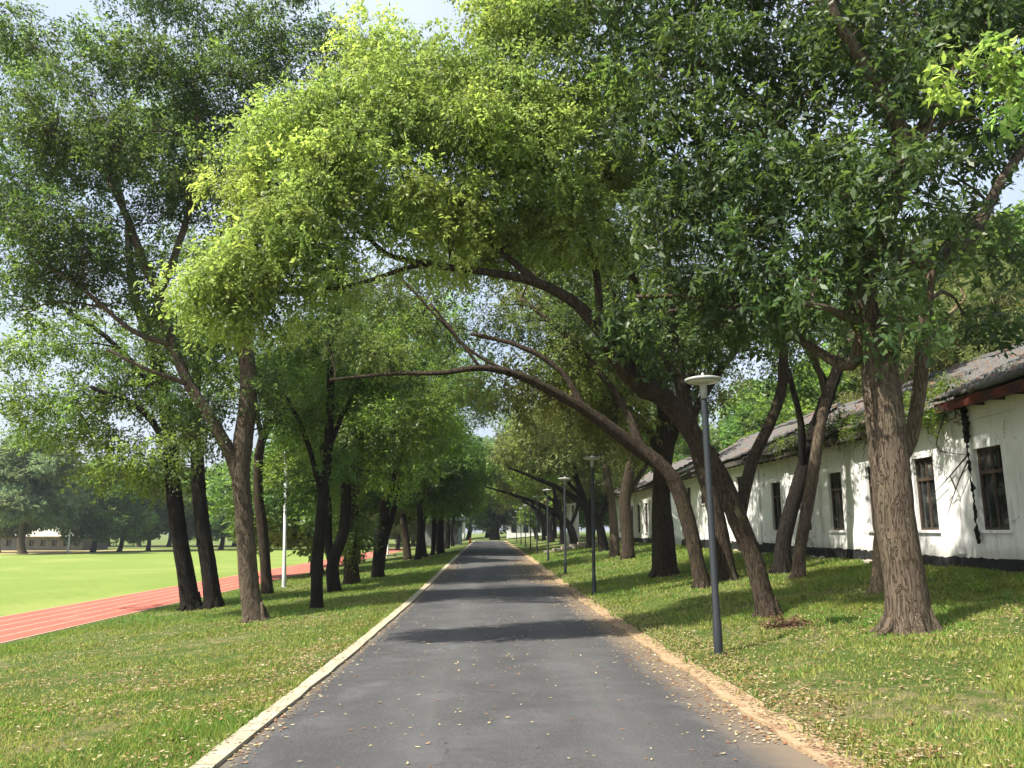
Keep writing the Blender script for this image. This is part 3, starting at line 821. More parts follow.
# second leaning tree: long low arch across the path
tree('leaning_tree', 'slim leaning tree behind the nearest lamp whose long bough arches low over the path', (703, 588),
     [(703,588,0,17),(697,560,0,15),(688,520,0,16),(676,485,0,16),(660,465,0,16),(642,452,0,16),(615,432,-.2,14),(585,410,-.4,12),(550,390,-.6,10),(515,374,-.8,8),(480,368,-1,7),(440,373,-1,5),(390,374,-1,4),(330,380,-1,3)],
     [[(585,410,-.4,7),(560,370,-.3,6),(520,345,-.2,5),(470,330,0,4)], [(642,452,0,10),(620,400,.4,8),(570,340,.6,6),(520,300,.8,4)], [(480,368,-1,4),(460,340,-1,3),(430,300,-1,3)],[(515,374,-.8,4),(470,350,-.8,3),(400,280,-.8,3)]],
     [(500,330,.6,.8),(560,330,.8,1.0),(430,320,.2,.7),(380,350,-.4,.6),(600,370,1,.8),(620,280,1,1.1),(540,260,1.2,1.1),(460,270,.8,.9),(340,335,-.3,.65),(390,290,.4,.7),(510,240,1.5,1.2),(560,200,1.8,1.3),(450,230,1.6,1.0),(350,290,1,.8)],
     'olive', 'camphor', 'brown', 103, GR, per=70, size=.6, fill=.7, droop=.45, tint=(.8,.95,.8))
tree('broadleaf_tree', 'medium brown trunk just behind and right of the nearest lamp', (727, 581),
     [(729,581,0,22),(722,545,0,18),(712,500,0,17),(700,460,0,16),(690,420,0,15),(680,380,0,13),(670,300,0,10),(665,220,0,7)],
     [[(690,420,0,9),(720,370,.5,7),(750,330,.8,4)], [(680,380,0,9),(640,330,-.5,6),(600,280,-.5,4)]],
     [(640,330,0,1.2),(700,340,.6,1.2),(660,250,0,1.4),(750,300,1,1.1),(600,300,-.4,1.1),(720,200,.5,1.5),(600,200,0,1.4),(780,380,2.5,.7)],
     'dark', 'medium', 'brown', 104, GR, per=50, size=.75, fill=.8)
tree('broadleaf_tree', 'thickest upright brown trunk, left of the slim leaning tree near the second lamp', (665, 576),
     [(665,576,0,25),(662,540,0,21),(661,500,0,19),(662,455,0,17),(664,410,0,14),(656,370,0,15),(640,320,0,11),(630,260,0,8)],
     [[(662,455,0,12),(640,420,-.8,9),(600,390,-1.2,6),(560,370,-1.6,4)], [(672,576,.4,13),(669,530,.4,11),(667,480,.3,9),(680,420,.3,10),(700,360,.6,6)]],
     [(600,400,-1,1.3),(560,390,-1.8,1.2),(640,360,0,1.4),(600,330,0,1.5),(690,380,1,1.3),(520,400,-2,.9),(640,440,1,.6),(700,300,1,1.6),(560,290,0,1.5)],
     'olive', 'camphor', 'brown', 105, GR, per=42, size=.85, fill=.8, scale=1.5)
tree('broadleaf_tree', 'dark trunk leaning right against the white wall, left of the thin pale-brown stem', (783, 573),
     [(780,573,0,20),(783,545,0,16),(791,510,0,15),(803,470,0,14),(816,430,0,15),(830,390,0,13),(850,330,.3,10),(860,260,.5,7)],
     [[(803,470,0,9),(800,420,-.5,7),(785,360,-.6,5)], [(830,390,0,8),(800,340,.5,6),(770,300,.8,4)]],
     [(800,310,0,1.2),(860,270,.5,1.3),(760,340,0,1.0),(900,330,1.2,.8),(820,200,0,1.6)],
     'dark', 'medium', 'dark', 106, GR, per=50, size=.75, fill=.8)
tree('broadleaf_tree', 'thin pale-brown curved stem right of the dark leaning trunk, before the white wall', (798, 580),
     [(797,580,0,15),(800,550,0,12),(806,515,0,12),(812,480,0,12),(818,440,0,11),(826,400,0,10),(845,350,.2,8),(870,300,.4,5)],
     [[(826,400,0,6),(815,360,-.4,5),(800,330,-.6,3)]],
     [(830,330,-.3,.7),(880,300,.5,.8),(800,300,-.8,.7)],
     'glossy', 'big', 'grey', 107, GR, per=50, size=.55, fill=.7)
tree('broadleaf_tree', 'short sunlit pale-brown ringed trunk half hidden behind the largest grey trunk', (877, 594),
     [(877,594,0,15),(879,560,0,13),(881,520,0,12),(884,470,0,11),(890,400,0,10),(900,320,0,8)],
     [[(890,400,0,6),(930,340,.4,5),(960,300,.6,3)]],
     [(930,300,.5,.6),(900,250,0,.8),(955,240,.8,.7)], 'mid', 'medium', 'pale', 108, GR, per=45, size=.55, fill=.6)
tree('broadleaf_tree', 'thin pale-sided trunk, left of the pair before the second white hall', (615, 557),
     [(616,557,0,11),(614,530,0,9),(612,505,0,8),(608,480,0,8),(600,440,0,7),(590,400,0,5)], [],
     [(590,430,0,1.5),(560,420,-1,1.4),(610,390,0,1.6),(620,470,0,.7)], 'olive', 'far', 'grey', 109, GR, per=45, size=.9, fill=.8, scale=.55)
tree('broadleaf_tree', 'reddish flaking trunk, right of the pair before the second white hall', (628, 559),
     [(629,559,0,14),(627,530,0,13),(625,500,0,12),(630,470,0,11),(640,430,0,9),(650,380,0,6)], [[(625,500,0,6),(650,460,.5,5),(670,430,.8,3)]],
     [(650,420,0,1.6),(620,400,.5,1.6),(680,430,1,1.3),(640,350,.5,1.8)], 'mid', 'far', 'brown', 110, GR, per=45, size=.9, fill=.8, scale=.5)
# farther right verge: dark trunks leaning over the path
rows = [(604,541,44,'dark curved trunk bending left over the third lamp'),(590,540,50,'dark leaning trunk left of the curved one'),(575,539,58,'grey leaning trunk behind the third lamp'),
        (562,538,66,'dark trunk leaning behind the fourth lamp'),(552,538,76,'dark trunk leaning behind the fifth lamp'),(544,537,88,'small dark leaning trunk far down the right verge'),(537,537,102,'last leaning trunk on the right verge before the path end')]
for i, (px, py, Y, wd) in enumerate(rows):
    k = F / Y
    q = [1.0, .35, 1.25, .2, .9, .5, 1.1][i]; hs = [.9, 1.2, .85, 1.25, 1.0, 1.1, .95][i]; wd_ = [.62, .5, .7, .45, .66, .5, .6][i]
    top = [(px,py,0,wd_*k),(px-.3*q*k,py-1.0*hs*k,0,wd_*.8*k),(px-1.1*q*k,py-2.2*hs*k,0,wd_*.68*k),(px-2.4*q*k,py-3.2*hs*k,-.3,.30*k),(px-4.0*q*k,py-4.0*hs*k,-.6,.20*k),(px-5.4*q*k,py-4.6*hs*k,-1,.10*k)]
    lim = [[(px-.3*q*k,py-1.0*hs*k,0,.3*k),(px+.2*k,py-2.6*k,.5,.25*k),(px+.1*k,py-5*k,.5,.12*k)],[(px-1.1*q*k,py-2.2*hs*k,0,.3*k),(px-1.6*k,py-4*k,.3,.2*k),(px-2*k,py-6*k,.4,.1*k)]]
    bl = [(px-4.4*k,py-5.0*k,-.5,1.5),(px-2.6*k,py-5.6*k,0,1.9),(px-.6*k,py-6.2*k,0,2.1),(px-3.6*k,py-7.3*k,0,2.0),(px+1*k,py-5*k,0,1.6),(px-1.4*k,py-8*k,0,2.0)]
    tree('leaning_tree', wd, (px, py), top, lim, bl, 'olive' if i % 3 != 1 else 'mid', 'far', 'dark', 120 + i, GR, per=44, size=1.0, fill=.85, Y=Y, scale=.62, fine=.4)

# ---- left verge
tree('broadleaf_tree', 'nearest left tree, lit grey-brown trunk forking low, beside the running track', (256, 621),
     [(253,621,0,22),(250,590,0,20),(247,550,0,19),(244,510,0,18),(241,475,0,18),(243,440,.1,20),(248,400,.2,18),(247,360,.2,16),(240,322,.1,13),(232,270,0,11),(240,200,0,8),(260,120,0,6)],
     [[(240,482,0,14),(228,450,-.1,13),(212,420,-.2,12),(190,385,-.3,11),(172,345,-.3,10),(158,300,-.3,9),(142,265,-.3,9),(120,210,-.3,7),(95,150,-.4,5)],
      [(158,300,-.3,8),(180,240,0,7),(200,160,.2,5),(190,80,.3,4)], [(172,345,-.3,7),(130,330,-.6,5),(80,290,-.9,4),(30,260,-1,3)],
      [(232,270,0,6),(280,210,.2,5),(310,130,.4,4),(330,60,.5,3)], [(190,385,-.3,6),(150,370,-.8,4),(110,350,-1,3)]],
     [(190,330,0,1.1),(120,270,-.4,1.4),(55,230,-.6,1.5),(150,170,-.2,1.7),(80,120,-.4,1.6),(235,190,.4,1.5),(215,90,.3,1.5),(300,120,.6,1.1),(330,50,.7,1.0),(150,80,0,1.4),(20,150,0,1.4),(270,30,.8,1.0),
      (25,290,-.4,.9),(210,400,.3,.8),(270,390,.5,.6),(100,60,0,1.0),(200,440,-.3,.5),(20,40,.2,.9),(195,5,.5,1.1),(255,60,.6,.9),(235,130,.5,.8),(130,-20,.3,1.1),(5,215,0,1.0),(290,-20,.8,1.0)],
     'dark', 'medium', 'grey', 201, GL, per=74, size=.5, fill=.6, warm=.2, scale=1.0, fine=2.2)
tree('broadleaf_tree', 'leftmost of the pair of dark slim trunks left of the nearest left tree', (192, 610),
     [(192,610,0,20),(186,575,0,17),(179,535,0,16),(174,495,0,16),(171,450,0,15),(165,400,0,13),(150,340,0,11),(133,290,0,9),(128,230,0,7)],
     [[(171,450,0,8),(140,410,-.4,6),(90,390,-.8,4)], [(165,400,0,7),(110,340,.3,5),(50,300,.4,4)]],
     [(110,410,0,1.4),(60,400,-.4,1.2),(140,450,0,1.0),(30,420,0,1.0),(90,330,.4,1.5),(100,470,0,.55),(20,340,.6,1.0),(160,380,.5,1.2),(150,480,.3,.5),(40,60,2,1.5)],
     'mid', 'medium', 'dark', 202, GL, per=42, size=.75, fill=.72, scale=1.15, warm=.2)
tree('broadleaf_tree', 'rightmost of the pair of dark slim trunks left of the nearest left tree', (214, 608),
     [(214,608,0,18),(209,570,0,16),(203,530,0,15),(199,490,0,14),(197,450,0,13),(195,400,0,11),(200,330,0,8)],
     [[(197,450,0,7),(170,410,-.3,5),(150,380,-.4,4)]],
     [(190,420,.3,1.0),(220,350,.5,1.3),(160,330,.3,1.4),(180,470,.4,.45),(200,260,.5,1.4),(150,140,1.5,1.8)],
     'mid', 'medium', 'dark', 203, GL, per=42, size=.75, fill=.75, scale=1.15)
tree('broadleaf_tree', 'thin brown trunk partly hidden behind the nearest left tree', (268, 594),
     [(268,594,0,12),(265,560,0,11),(262,525,0,11),(258,490,0,10),(262,440,0,9),(290,390,0,7),(310,340,0,5)],
     [[(262,440,0,6),(250,380,0,4)]],
     [(290,400,0,1.3),(250,370,.5,1.5),(320,430,-.3,1.1),(290,460,0,.8),(310,330,0,1.5)], 'mid', 'medium', 'brown', 204, GL, per=38, size=.85, fill=.8, scale=1.3)
tree('broadleaf_tree', 'slender dark trunk right of the pale pole, first of the dark group', (317, 609),
     [(317,609,0,13),(317,575,0,12),(319,540,0,12),(323,500,0,11),(328,450,0,10),(330,400,0,9),(331,350,0,7)],
     [[(323,500,0,7),(306,440,-.3,5),(290,400,-.4,4)], [(328,450,0,6),(350,400,.2,4),(380,360,.3,3)]],
     [(300,420,0,.8),(350,400,.2,.8),(330,340,0,1.1),(290,360,.3,.9),(380,370,.4,.9),(345,460,.4,.4),(300,490,.6,.4)],
     'dark', 'medium', 'dark', 205, GL, per=60, size=.6, fill=.8, tint=(1.1,1.25,.9))
tree('broadleaf_tree', 'dark trunk splitting into a V near its foot, behind the slender dark trunk', (335, 592),
     [(335,592,0,13),(332,570,0,14),(336,552,0,12),(344,530,0,12),(346,490,0,11),(342,440,0,10),(345,390,0,8),(350,330,0,5)],
     [[(332,565,0,9),(328,540,.2,9),(327,500,.2,8),(320,440,.3,6),(300,380,.4,4)]],
     [(350,420,0,1.4),(390,430,.3,1.3),(310,400,0,1.3),(370,350,.5,1.6),(400,470,.4,.8),(320,480,.3,.5),(430,400,1,1.2)],
     'mid', 'medium', 'dark', 206, GL, per=38, size=.8, fill=.8, scale=1.2)
tree('broadleaf_tree', 'ivy-wrapped leaning trunk with broad foot, middle of the dark group', (352, 584),
     [(353,584,0,17),(351,560,0,15),(350,535,0,15),(352,500,0,14),(358,460,0,12),(366,400,0,9),(370,340,0,6)],
     [[(352,500,0,7),(335,450,0,5),(325,400,0,4)]],
     [(360,450,0,1.2),(350,525,-.3,.35),(355,545,-.3,.3),(390,390,0,1.6),(330,390,.4,1.5),(420,440,.6,1.2),(350,330,1,1.8),(350,495,-.2,.4)],
     'mid', 'medium', 'brown', 207, GL, per=40, size=.8, fill=.8, scale=1.3)
tree('broadleaf_tree', 'dark trunk leaning right towards the path, with a long diagonal stem', (378, 578),
     [(376,578,0,14),(378,555,0,11),(382,530,0,11),(386,500,0,11),(395,470,0,9),(408,435,0,8),(424,405,0,6),(434,385,0,5),(450,350,0,4)],
     [[(380,578,.3,8),(384,545,.3,7),(392,515,.3,6),(400,480,.3,5),(390,430,.4,4)], [(424,405,0,4),(420,370,0,3)]],
     [(430,400,0,1.4),(400,440,.4,1.4),(440,440,.5,1.2),(400,370,.5,1.8),(450,360,0,1.5),(375,470,.5,1.0),(470,390,.5,1.1),(430,320,1,2.0),(370,310,1,2.0)],
     'fresh', 'far', 'dark', 208, GL, per=40, size=.9, fill=.75, scale=.5, tint=(.8,.85,.9))
tree('broadleaf_tree', 'stout straight trunk past the leaning one, tapering up into green leaves', (408, 560),
     [(409,560,0,9),(406,540,0,8),(403,520,0,7),(401,500,0,7),(396,470,0,5),(390,430,0,4)], [[(401,500,0,4),(385,485,0,3)]],
     [(400,470,0,1.5),(430,460,0,1.8),(380,450,0,1.6),(420,420,0,2.2),(450,470,0,1.4),(410,500,0,.8),(430,370,0,2.6),(475,400,2,2.0),(380,380,1,2.6)],
     'fresh', 'far', 'brown', 209, GL, per=38, size=1.0, fill=.8, scale=.6, tint=(.75,.8,.8))
gts = [(418,549,52),(424,548,56),(433,547.5,60),(441,547,64),(438,546,70),(447,545,78),(453,543,88),(458,541.5,100)]
words = ['two-stemmed dark trunk beyond the stout straight one','dark trunk second past the stout straight one','slim dark trunk midway down the left verge','tall dark trunk midway down the left verge',
  'dark trunk behind the tall one on the left verge','short dark trunk before the kiosk','small dark trunk beside the kiosk','last small trunk on the left verge']
for i, (px, py, Y) in enumerate(gts):
    k = F / Y
    j = [.5,-.3,.2,0,-.5,.4,-.2,.3][i]; ww = [.5,.6,.35,.7,.45,.6,.4,.5][i]
    top = [(px,py,0,ww*k),(px-(.05-.4*j)*k,py-1.3*k,0,ww*.8*k),(px+.1*k,py-2.8*k,0,.38*k),(px+.1*k,py-5*k,0,.28*k),(px+.3*k,py-7.5*k,0,.12*k)]
    lim = [[(px+.1*k,py-3*k,0,.2*k),(px-1.2*k,py-5*k,0,.12*k)],[(px+.1*k,py-3.4*k,0,.2*k),(px+1.6*k,py-5*k,0,.1*k)]]
    bl = [(px+1.6*k,py-4.6*k,0,1.7),(px-1.6*k,py-4.6*k,0,1.7),(px,py-6*k,0,2.2),(px+2.6*k,py-6.4*k,-.5,1.8),(px-1.8*k,py-7.2*k,.5,2.1),(px+.8*k,py-8.4*k,0,2.0)] + ([(px+.6*k,py-3.6*k,.5,1.0)] if i < 5 else [])
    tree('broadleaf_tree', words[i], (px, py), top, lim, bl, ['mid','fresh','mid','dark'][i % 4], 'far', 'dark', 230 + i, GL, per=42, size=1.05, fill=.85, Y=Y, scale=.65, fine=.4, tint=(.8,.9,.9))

# ---- backdrops of single trees
G1 = generic_tree('broadleaf_tree', (0,0,0), 'x', 'g', 301, 13, 9, 'grey', 'vfar', 'grey', 34, 1.15, th=.2, scale=.62, tr=.42, tint=(1.9,1.8,1.7))  # raised tint puts distance haze into the leaf colour
G2 = generic_tree('broadleaf_tree', (0,0,0), 'x', 'g', 302, 14, 10, 'dark', 'vfar', 'dark', 34, 1.2, th=.2, scale=.62, tr=.4, tint=(1.5,1.6,1.5))  # leaf colour lightened here too, in place of thicker haze
G3 = generic_tree('broadleaf_tree', (0,0,0), 'x', 'g', 303, 11, 9, 'mid', 'vfar', 'dark', 34, 1.1, th=.08, scale=.55, tr=.35, tint=(1.0,1.0,1.05))
BB = generic_tree('feathery_tree', (0,0,0), 'x', 'g', 304, 12, 8, 'olive', 'needle', 'dark', 60, 1.0, th=.0, scale=1.0, tr=.2, trunks=3, droop=.9)
used = set()
def put(src, x, y, rz, sc, label, group, zoff=0):
    z = float(terr(x, y)) + zoff
    if src.name in used: return copy_thing(src, (x, y, z), rz, sc, label, group)
    used.add(src.name); src.location = (x, y, z); src.rotation_euler.z = rz
    src.scale = (sc, sc, sc) if not hasattr(sc, '__len__') else sc
    src['label'] = label; src['group'] = group; return src
FG = 'trees along the far side of the playing field'
def at(px, Y): return float(P(px, 531, Y)[0])
fld = [(25,90,G1,1.0,'tall grey-green tree standing before the low pale-roofed building'),(95,97,G2,.78,'round dark tree just right of the low building'),
       (121,99,G2,.72,'dark tree second right of the low building'),(150,104,G3,.8,'leafy green tree right of the two dark ones across the field'),(0,96,G1,.7,'small grey-green tree at the left end of the low building'),
       (178,106,G3,.75,'green tree across the field seen left of the slim dark trunks'),(222,108,G2,.8,'dark tree across the field seen between two trunks'),(255,108,G3,.8,'green tree across the field behind the nearest left tree'),
       (290,110,G2,.8,'dark tree across the field by the pale pole'),(325,110,G3,.8,'green tree across the field behind the slender dark trunk'),(352,108,G1,.7,'grey-green tree across the field behind the V-shaped trunk'),
       (376,106,G3,.75,'green tree across the field left of the leaning dark trunk'),(398,104,G2,.7,'dark tree far behind the leaning dark trunk'),(420,112,G3,.7,'far green tree seen between the distant left trunks')]
for i, (px, Y, g_, sc, wd) in enumerate(fld): put(g_, at(px, Y), Y, i * 1.3, sc, wd, FG)
bk = [(-60,125,G2,.9),(-25,130,G1,.95),(10,128,G2,.85),(45,132,G1,.95),(80,130,G1,.85),(110,135,G2,.9),(140,128,G1,.85),(170,132,G2,.9),(200,130,G3,1.1),(235,134,G2,.9),(270,132,G1,.95),(305,134,G2,.95),(340,132,G3,1.1),(375,132,G2,.95),(405,134,G1,.9)]
for i, (px, Y, g_, sc) in enumerate(bk):
    put(g_, at(px, Y), Y, i * 2.1 + 1, sc, 'hazy tree in the back row of the treeline beyond the playing field', 'back row of the treeline beyond the field')
# behind the hall
HB = 'trees rising behind the white hall'
hb = [(18.4,27.2,BB,.85,'feathery yellow-green tree behind the hall roof at the right edge'),(18.6,31.5,BB,.9,'feathery yellow-green tree behind the hall roof, right of the largest trunk'),(19.5,36,G3,.8,'dark green tree behind the hall, above the middle of its roof'),
      (20,42,G2,.75,'dark tree behind the far half of the hall roof'),(19,50,G3,.8,'dark green tree beyond the far end of the hall'),(22,13,G2,.8,'dark tree behind the hall just outside the right edge'),(26,28,G2,1.0,'tall dark tree behind the hall in the second row'),
      (20,56,G2,.8,'dark tree behind the second white hall'),(27,45,G2,1.0,'tall dark tree behind the gap between the halls'),(21,70,G3,.9,'green tree past the second white hall'),(22.5,34,BB,1.25,'tall feathery tree in the second row behind the nearest part of the hall'),(27,36,G3,1.1,'tall green tree behind the far half of the hall')]
for i, (x, y, g_, sc, wd) in enumerate(hb): put(g_, x, y, i * 1.7, sc, wd, HB)
# gap fillers between the leaning row and the far hall
GF = 'trees between the path end and the second hall'
for i, (x, y, g_, sc) in enumerate([(9,70,G3,.8),(11,84,G2,.8),(8,96,G3,.8),(14,108,G2,.9),(9,122,G3,.85),(20,100,G2,1.0),(16,90,G3,1.0)]):
    put(g_, x, y, i*1.1, sc, 'leafy tree in the dense growth far down the right side', GF)
# the big tree closing the path
r = gp(493, 538)
tree('banyan_tree', 'big spreading dark tree closing the view at the end of the path', (495, 537),
     [(495,537.5,0,11),(495,531,0,9),(493,525,0,8),(487,517,0,5),(480,507,0,3),(474,495,0,2)],
     [[(496,530,0,6),(502,520,0,5),(510,508,0,3),(516,492,0,2)],[(494,528,0,5),(494,515,0,4),(496,495,0,3)],[(493,531,0,4),(483,523,0,3),(474,516,0,2)]],
     [(495,515,0,2.2),(480,505,0,2.6),(510,505,0,2.6),(495,495,0,3.2),(470,492,1,3.0),(520,490,1,3),(495,470,1,4),(465,470,2,3.5),(525,468,2,3.5),(482,518,-.5,1.0)],
     'grey', 'far', 'dark', 250, None, per=34, size=1.4, fill=.7, Y=127, scale=1.0, tint=(.5,.6,.6), fine=.4)
for i, (x, y, g_, sc) in enumerate([(-14,150,G3,1.1),(-4,160,G2,1.2),(6,156,G3,1.2),(16,150,G2,1.2),(-26,148,G2,1.1),(0,175,G2,1.5),(-12,172,G3,1.4),(12,174,G3,1.4)]):
    put(g_, x, y, i*1.9, sc, 'hazy tree in the mass behind the end of the path', 'trees behind the end of the path', zoff=0)
# --- tall companions overhead on the left seen behind the first tree
for i, (x, y, g_, sc, wd) in enumerate([(-9.3,44,G2,.85,'tall dark tree behind the V-shaped trunk'),(-9.6,58,G3,.9,'tall green tree beside the track midway along the left verge')]):
    put(g_, x, y, i*2.3, sc, wd, GL)
#PARTX
# ================================================================== GRASS AND LITTER
def vnoise(x, y, sc, seed):
    r = np.random.default_rng(seed); g = r.uniform(0, 1, (64, 64))
    u = x * sc; v = y * sc; i = np.floor(u).astype(int); j = np.floor(v).astype(int); fu = u - i; fv = v - j
    fu = fu*fu*(3-2*fu); fv = fv*fv*(3-2*fv)
    a = g[i % 64, j % 64]; b = g[(i+1) % 64, j % 64]; c = g[i % 64, (j+1) % 64]; d = g[(i+1) % 64, (j+1) % 64]
    return (a*(1-fu)+b*fu)*(1-fv) + (c*(1-fu)+d*fu)*fv
def dryness(x, y):
    n = .5*vnoise(x, y, .55, 1) + .3*vnoise(x, y, 1.7, 2) + .2*vnoise(x, y, 5, 3)
    n = n + np.where((x > 4) & (y < 11), .10, 0) + np.where((x < -2.5) & (y < 16) & (y > 9), .10, 0) + np.where((x < -2) & (y <= 9), .04, 0) - np.where(y > 18, .08, 0)
    return n
r = np.random.default_rng(55)
def grass(n, ymin, ymax, hmul=1.0):
    u = r.uniform(0, 1, n); p = 1.35
    y = (ymin**(1-p) + u*(ymax**(1-p) - ymin**(1-p)))**(1/(1-p))
    x = r.uniform(-.80, .86, n) * y + r.normal(0, .3, n)
    ok = ((x < XL - .16) & (x > -10.75)) | ((x > XR + .27) & (x < XB - .1))
    ok |= (r.uniform(0, 1, n) < .15) & (((x < XL - .15) & (x > -10.75)) | ((x > XR + .1) & (x < XB)))
    x = x[ok]; y = y[ok]
    dr = dryness(x, y); keep = r.uniform(0, 1, len(x)) > np.clip((dr - .50) * 4, 0, .9)
    x = x[keep]; y = y[keep]; dr = dr[keep]; m = len(x)
    z = lawn_z(x, y)
    tuft = vnoise(x, y, 3.1, 9) * .7 + vnoise(x, y, 9, 10) * .6
    h = (.014 + .026 * tuft) * (1 + y / 40) * np.clip(1.5 - dr, .5, 1.1) * r.uniform(.6, 1.4, m) * hmul
    h = h * (1 + .7 * np.exp(-np.minimum(np.abs(x - XL), np.abs(x - XR)) / .25)) * np.where(x > 0, 1.2, .9)
    w = .0045 * (1 + y / 6.5) * r.uniform(.7, 1.3, m)
    a = r.uniform(0, 6.283, m); tl = r.uniform(.1, 1.1, m); b = r.uniform(0, 6.283, m)
    dx = np.cos(a) * w; dy = np.sin(a) * w
    V = np.stack([np.stack([x-dx, y-dy, z-.008], -1), np.stack([x+dx, y+dy, z-.008], -1),
                  np.stack([x + np.cos(b)*h*tl, y + np.sin(b)*h*tl, z + h], -1)], 1)
    col = np.stack([.8 + .55*vnoise(x, y, 1.2, 21) + r.normal(0, .12, m), .9 + .25*vnoise(x, y, .8, 22) + r.normal(0, .08, m), np.full(m, 1.0)], -1)
    dry = (r.uniform(0, 1, m) < np.where(y < 22, np.clip((dr - .30) * 2.3, .12, .8), np.clip((dr - .36) * 2, .06, .6)))[:, None]
    col = np.where(dry, np.array([2.15, 1.45, 2.1]) * r.uniform(.7, 1.15, (m, 1)), col)
    return V, col
V, col = grass(520000, 4.6, 60)
m = len(V); tint = np.ones((m, 3, 4), np.float32); tint[:, :, :3] = col[:, None, :]
MG = leaf_mat('grass_blade', (.125, .195, .038), (.26, .41, .065), .6, .38, .2)
o = mesh_np('grass', V.reshape(-1, 3), np.arange(m*3).reshape(m, 3), MG, tint=tint.reshape(-1, 4)); tag(o, 'short green and straw-dry grass growing on both verges', 'grass', kind='stuff')

def litter(name, x, y, label, zoff=0.012, size=(.022, .06), pal=None, lift=0.03):
    n = len(x)
    on = (x > XL - .1) & (x < XR + .15)
    z = np.where(on, sag(y) + .03 * (1 - ((x - .26) / 2.2) ** 2) - .018, lawn_z(x, y) + zoff + r.uniform(0, lift, n))
    z = np.where(on & ((x < XL) | (x > XR)), sag(y) + .028, z)
    a = r.uniform(0, 6.283, n); L = r.uniform(size[0], size[1], n) * np.clip(.85 + y / 60, 1, 2); W = L * r.uniform(.35, .6, n)
    nr = np.stack([r.normal(0, .25, n), r.normal(0, .25, n), np.ones(n)], -1); nr /= np.linalg.norm(nr, axis=1)[:, None]
    d = np.stack([np.cos(a), np.sin(a), 0*a], -1); d -= nr * np.sum(d*nr, 1)[:, None]; s_ = np.cross(nr, d)
    c0 = np.stack([x, y, z], -1); cu = r.uniform(-.05, .35, n)[:, None]
    L = L[:, None]; W = W[:, None]
    V = np.stack([c0 - d*L*.5 + nr*L*cu*.5, c0 + s_*W*.5, c0 + d*L*.5 + nr*L*cu*.6, c0 - s_*W*.5], 1)
    V[:, :, 2] += .004 + np.maximum(0, (z[:, None] - V[:, :, 2]))
    pal = np.array(pal or [(.36,.27,.15),(.44,.35,.21),(.26,.14,.07),(.30,.19,.10),(.18,.09,.05),(.50,.42,.27),(.36,.30,.12)])
    c = pal[r.integers(0, len(pal), n)] * r.uniform(.5, 1.05, (n, 1))
    tint = np.ones((n, 4, 4), np.float32); tint[:, :, :3] = c[:, None, :]
    o = mesh_np(name, V.reshape(-1, 3), np.arange(n*4).reshape(n, 4), ML, tint=tint.reshape(-1, 4)); tag(o, label, 'fallen leaves', kind='stuff')
ML = leaf_mat('dry_leaf', (1, 1, 1), (.8, .7, .5), .8, .12, .2)
def samp(n, x0, x1, y0, y1, p=1.2):
    u = r.uniform(0, 1, n); y = (y0**(1-p) + u*(y1**(1-p) - y0**(1-p)))**(1/(1-p)); x = r.uniform(x0, x1, n); return x, y
X_ = []; Y_ = []
for a in [(5200, -9.5, XL-.1, 5, 13), (10500, -8, XL-.2, 8, 19), (1800, XL-.8, XL+.02, 5, 30), (9500, XR+.1, 9.2, 5, 13), (7500, XR+.1, 9.2, 9, 24), (5200, XR-.05, XR+.75, 5.5, 34), (2500, -10, 9, 18, 60)]:
    x, y = samp(*a); X_.append(x); Y_.append(y)
x = np.concatenate(X_); y = np.concatenate(Y_); ok = (x < XL + .05) | (x > XR - .1)
ok &= r.uniform(0, 1, len(x)) < np.clip((vnoise(x, y, 1.3, 31)*.6 + vnoise(x, y, 4, 32)*.4 - .36) * 4, .08, 1) + (np.abs(x - XR) < .5)
litter('fallen_leaves', x[ok], y[ok], 'tan and brown fallen leaves scattered over the grass of both verges')
X_ = []; Y_ = []
x, y = samp(420, XL, XR, 5, 40, 1.3); X_.append(x); Y_.append(y)
x, y = samp(220, XL, XR, 9, 17, 1.01); X_.append(x); Y_.append(y)
x, y = samp(1700, 0, 1, 6.5, 34, 1.1); x = XR - np.abs(r.normal(0, .16 + .012*y, len(y))); X_.append(x); Y_.append(y)
x, y = samp(3800, 0, 1, 27, 46, 1.1); x = XR - np.abs(r.normal(0, .75, len(y))); X_.append(x); Y_.append(y)
x, y = samp(900, 0, 1, 30, 44, 1.1); x = XL + np.abs(r.normal(0, .35, len(y))); X_.append(x); Y_.append(y)
x, y = samp(500, 0, 1, 6, 34, 1.1); x = XL + np.abs(r.normal(0, .12, len(y))); X_.append(x); Y_.append(y)
x = np.concatenate(X_); y = np.concatenate(Y_); ok = (x > XL + .02) & (x < XR - .02)
litter('path_leaves', x[ok], y[ok], 'pale and rusty fallen leaves lying on the asphalt, thickest along its right edge', size=(.025, .06),
       pal=[(.45,.36,.2),(.55,.48,.33),(.28,.14,.07),(.33,.19,.09),(.26,.11,.05),(.5,.42,.2)])

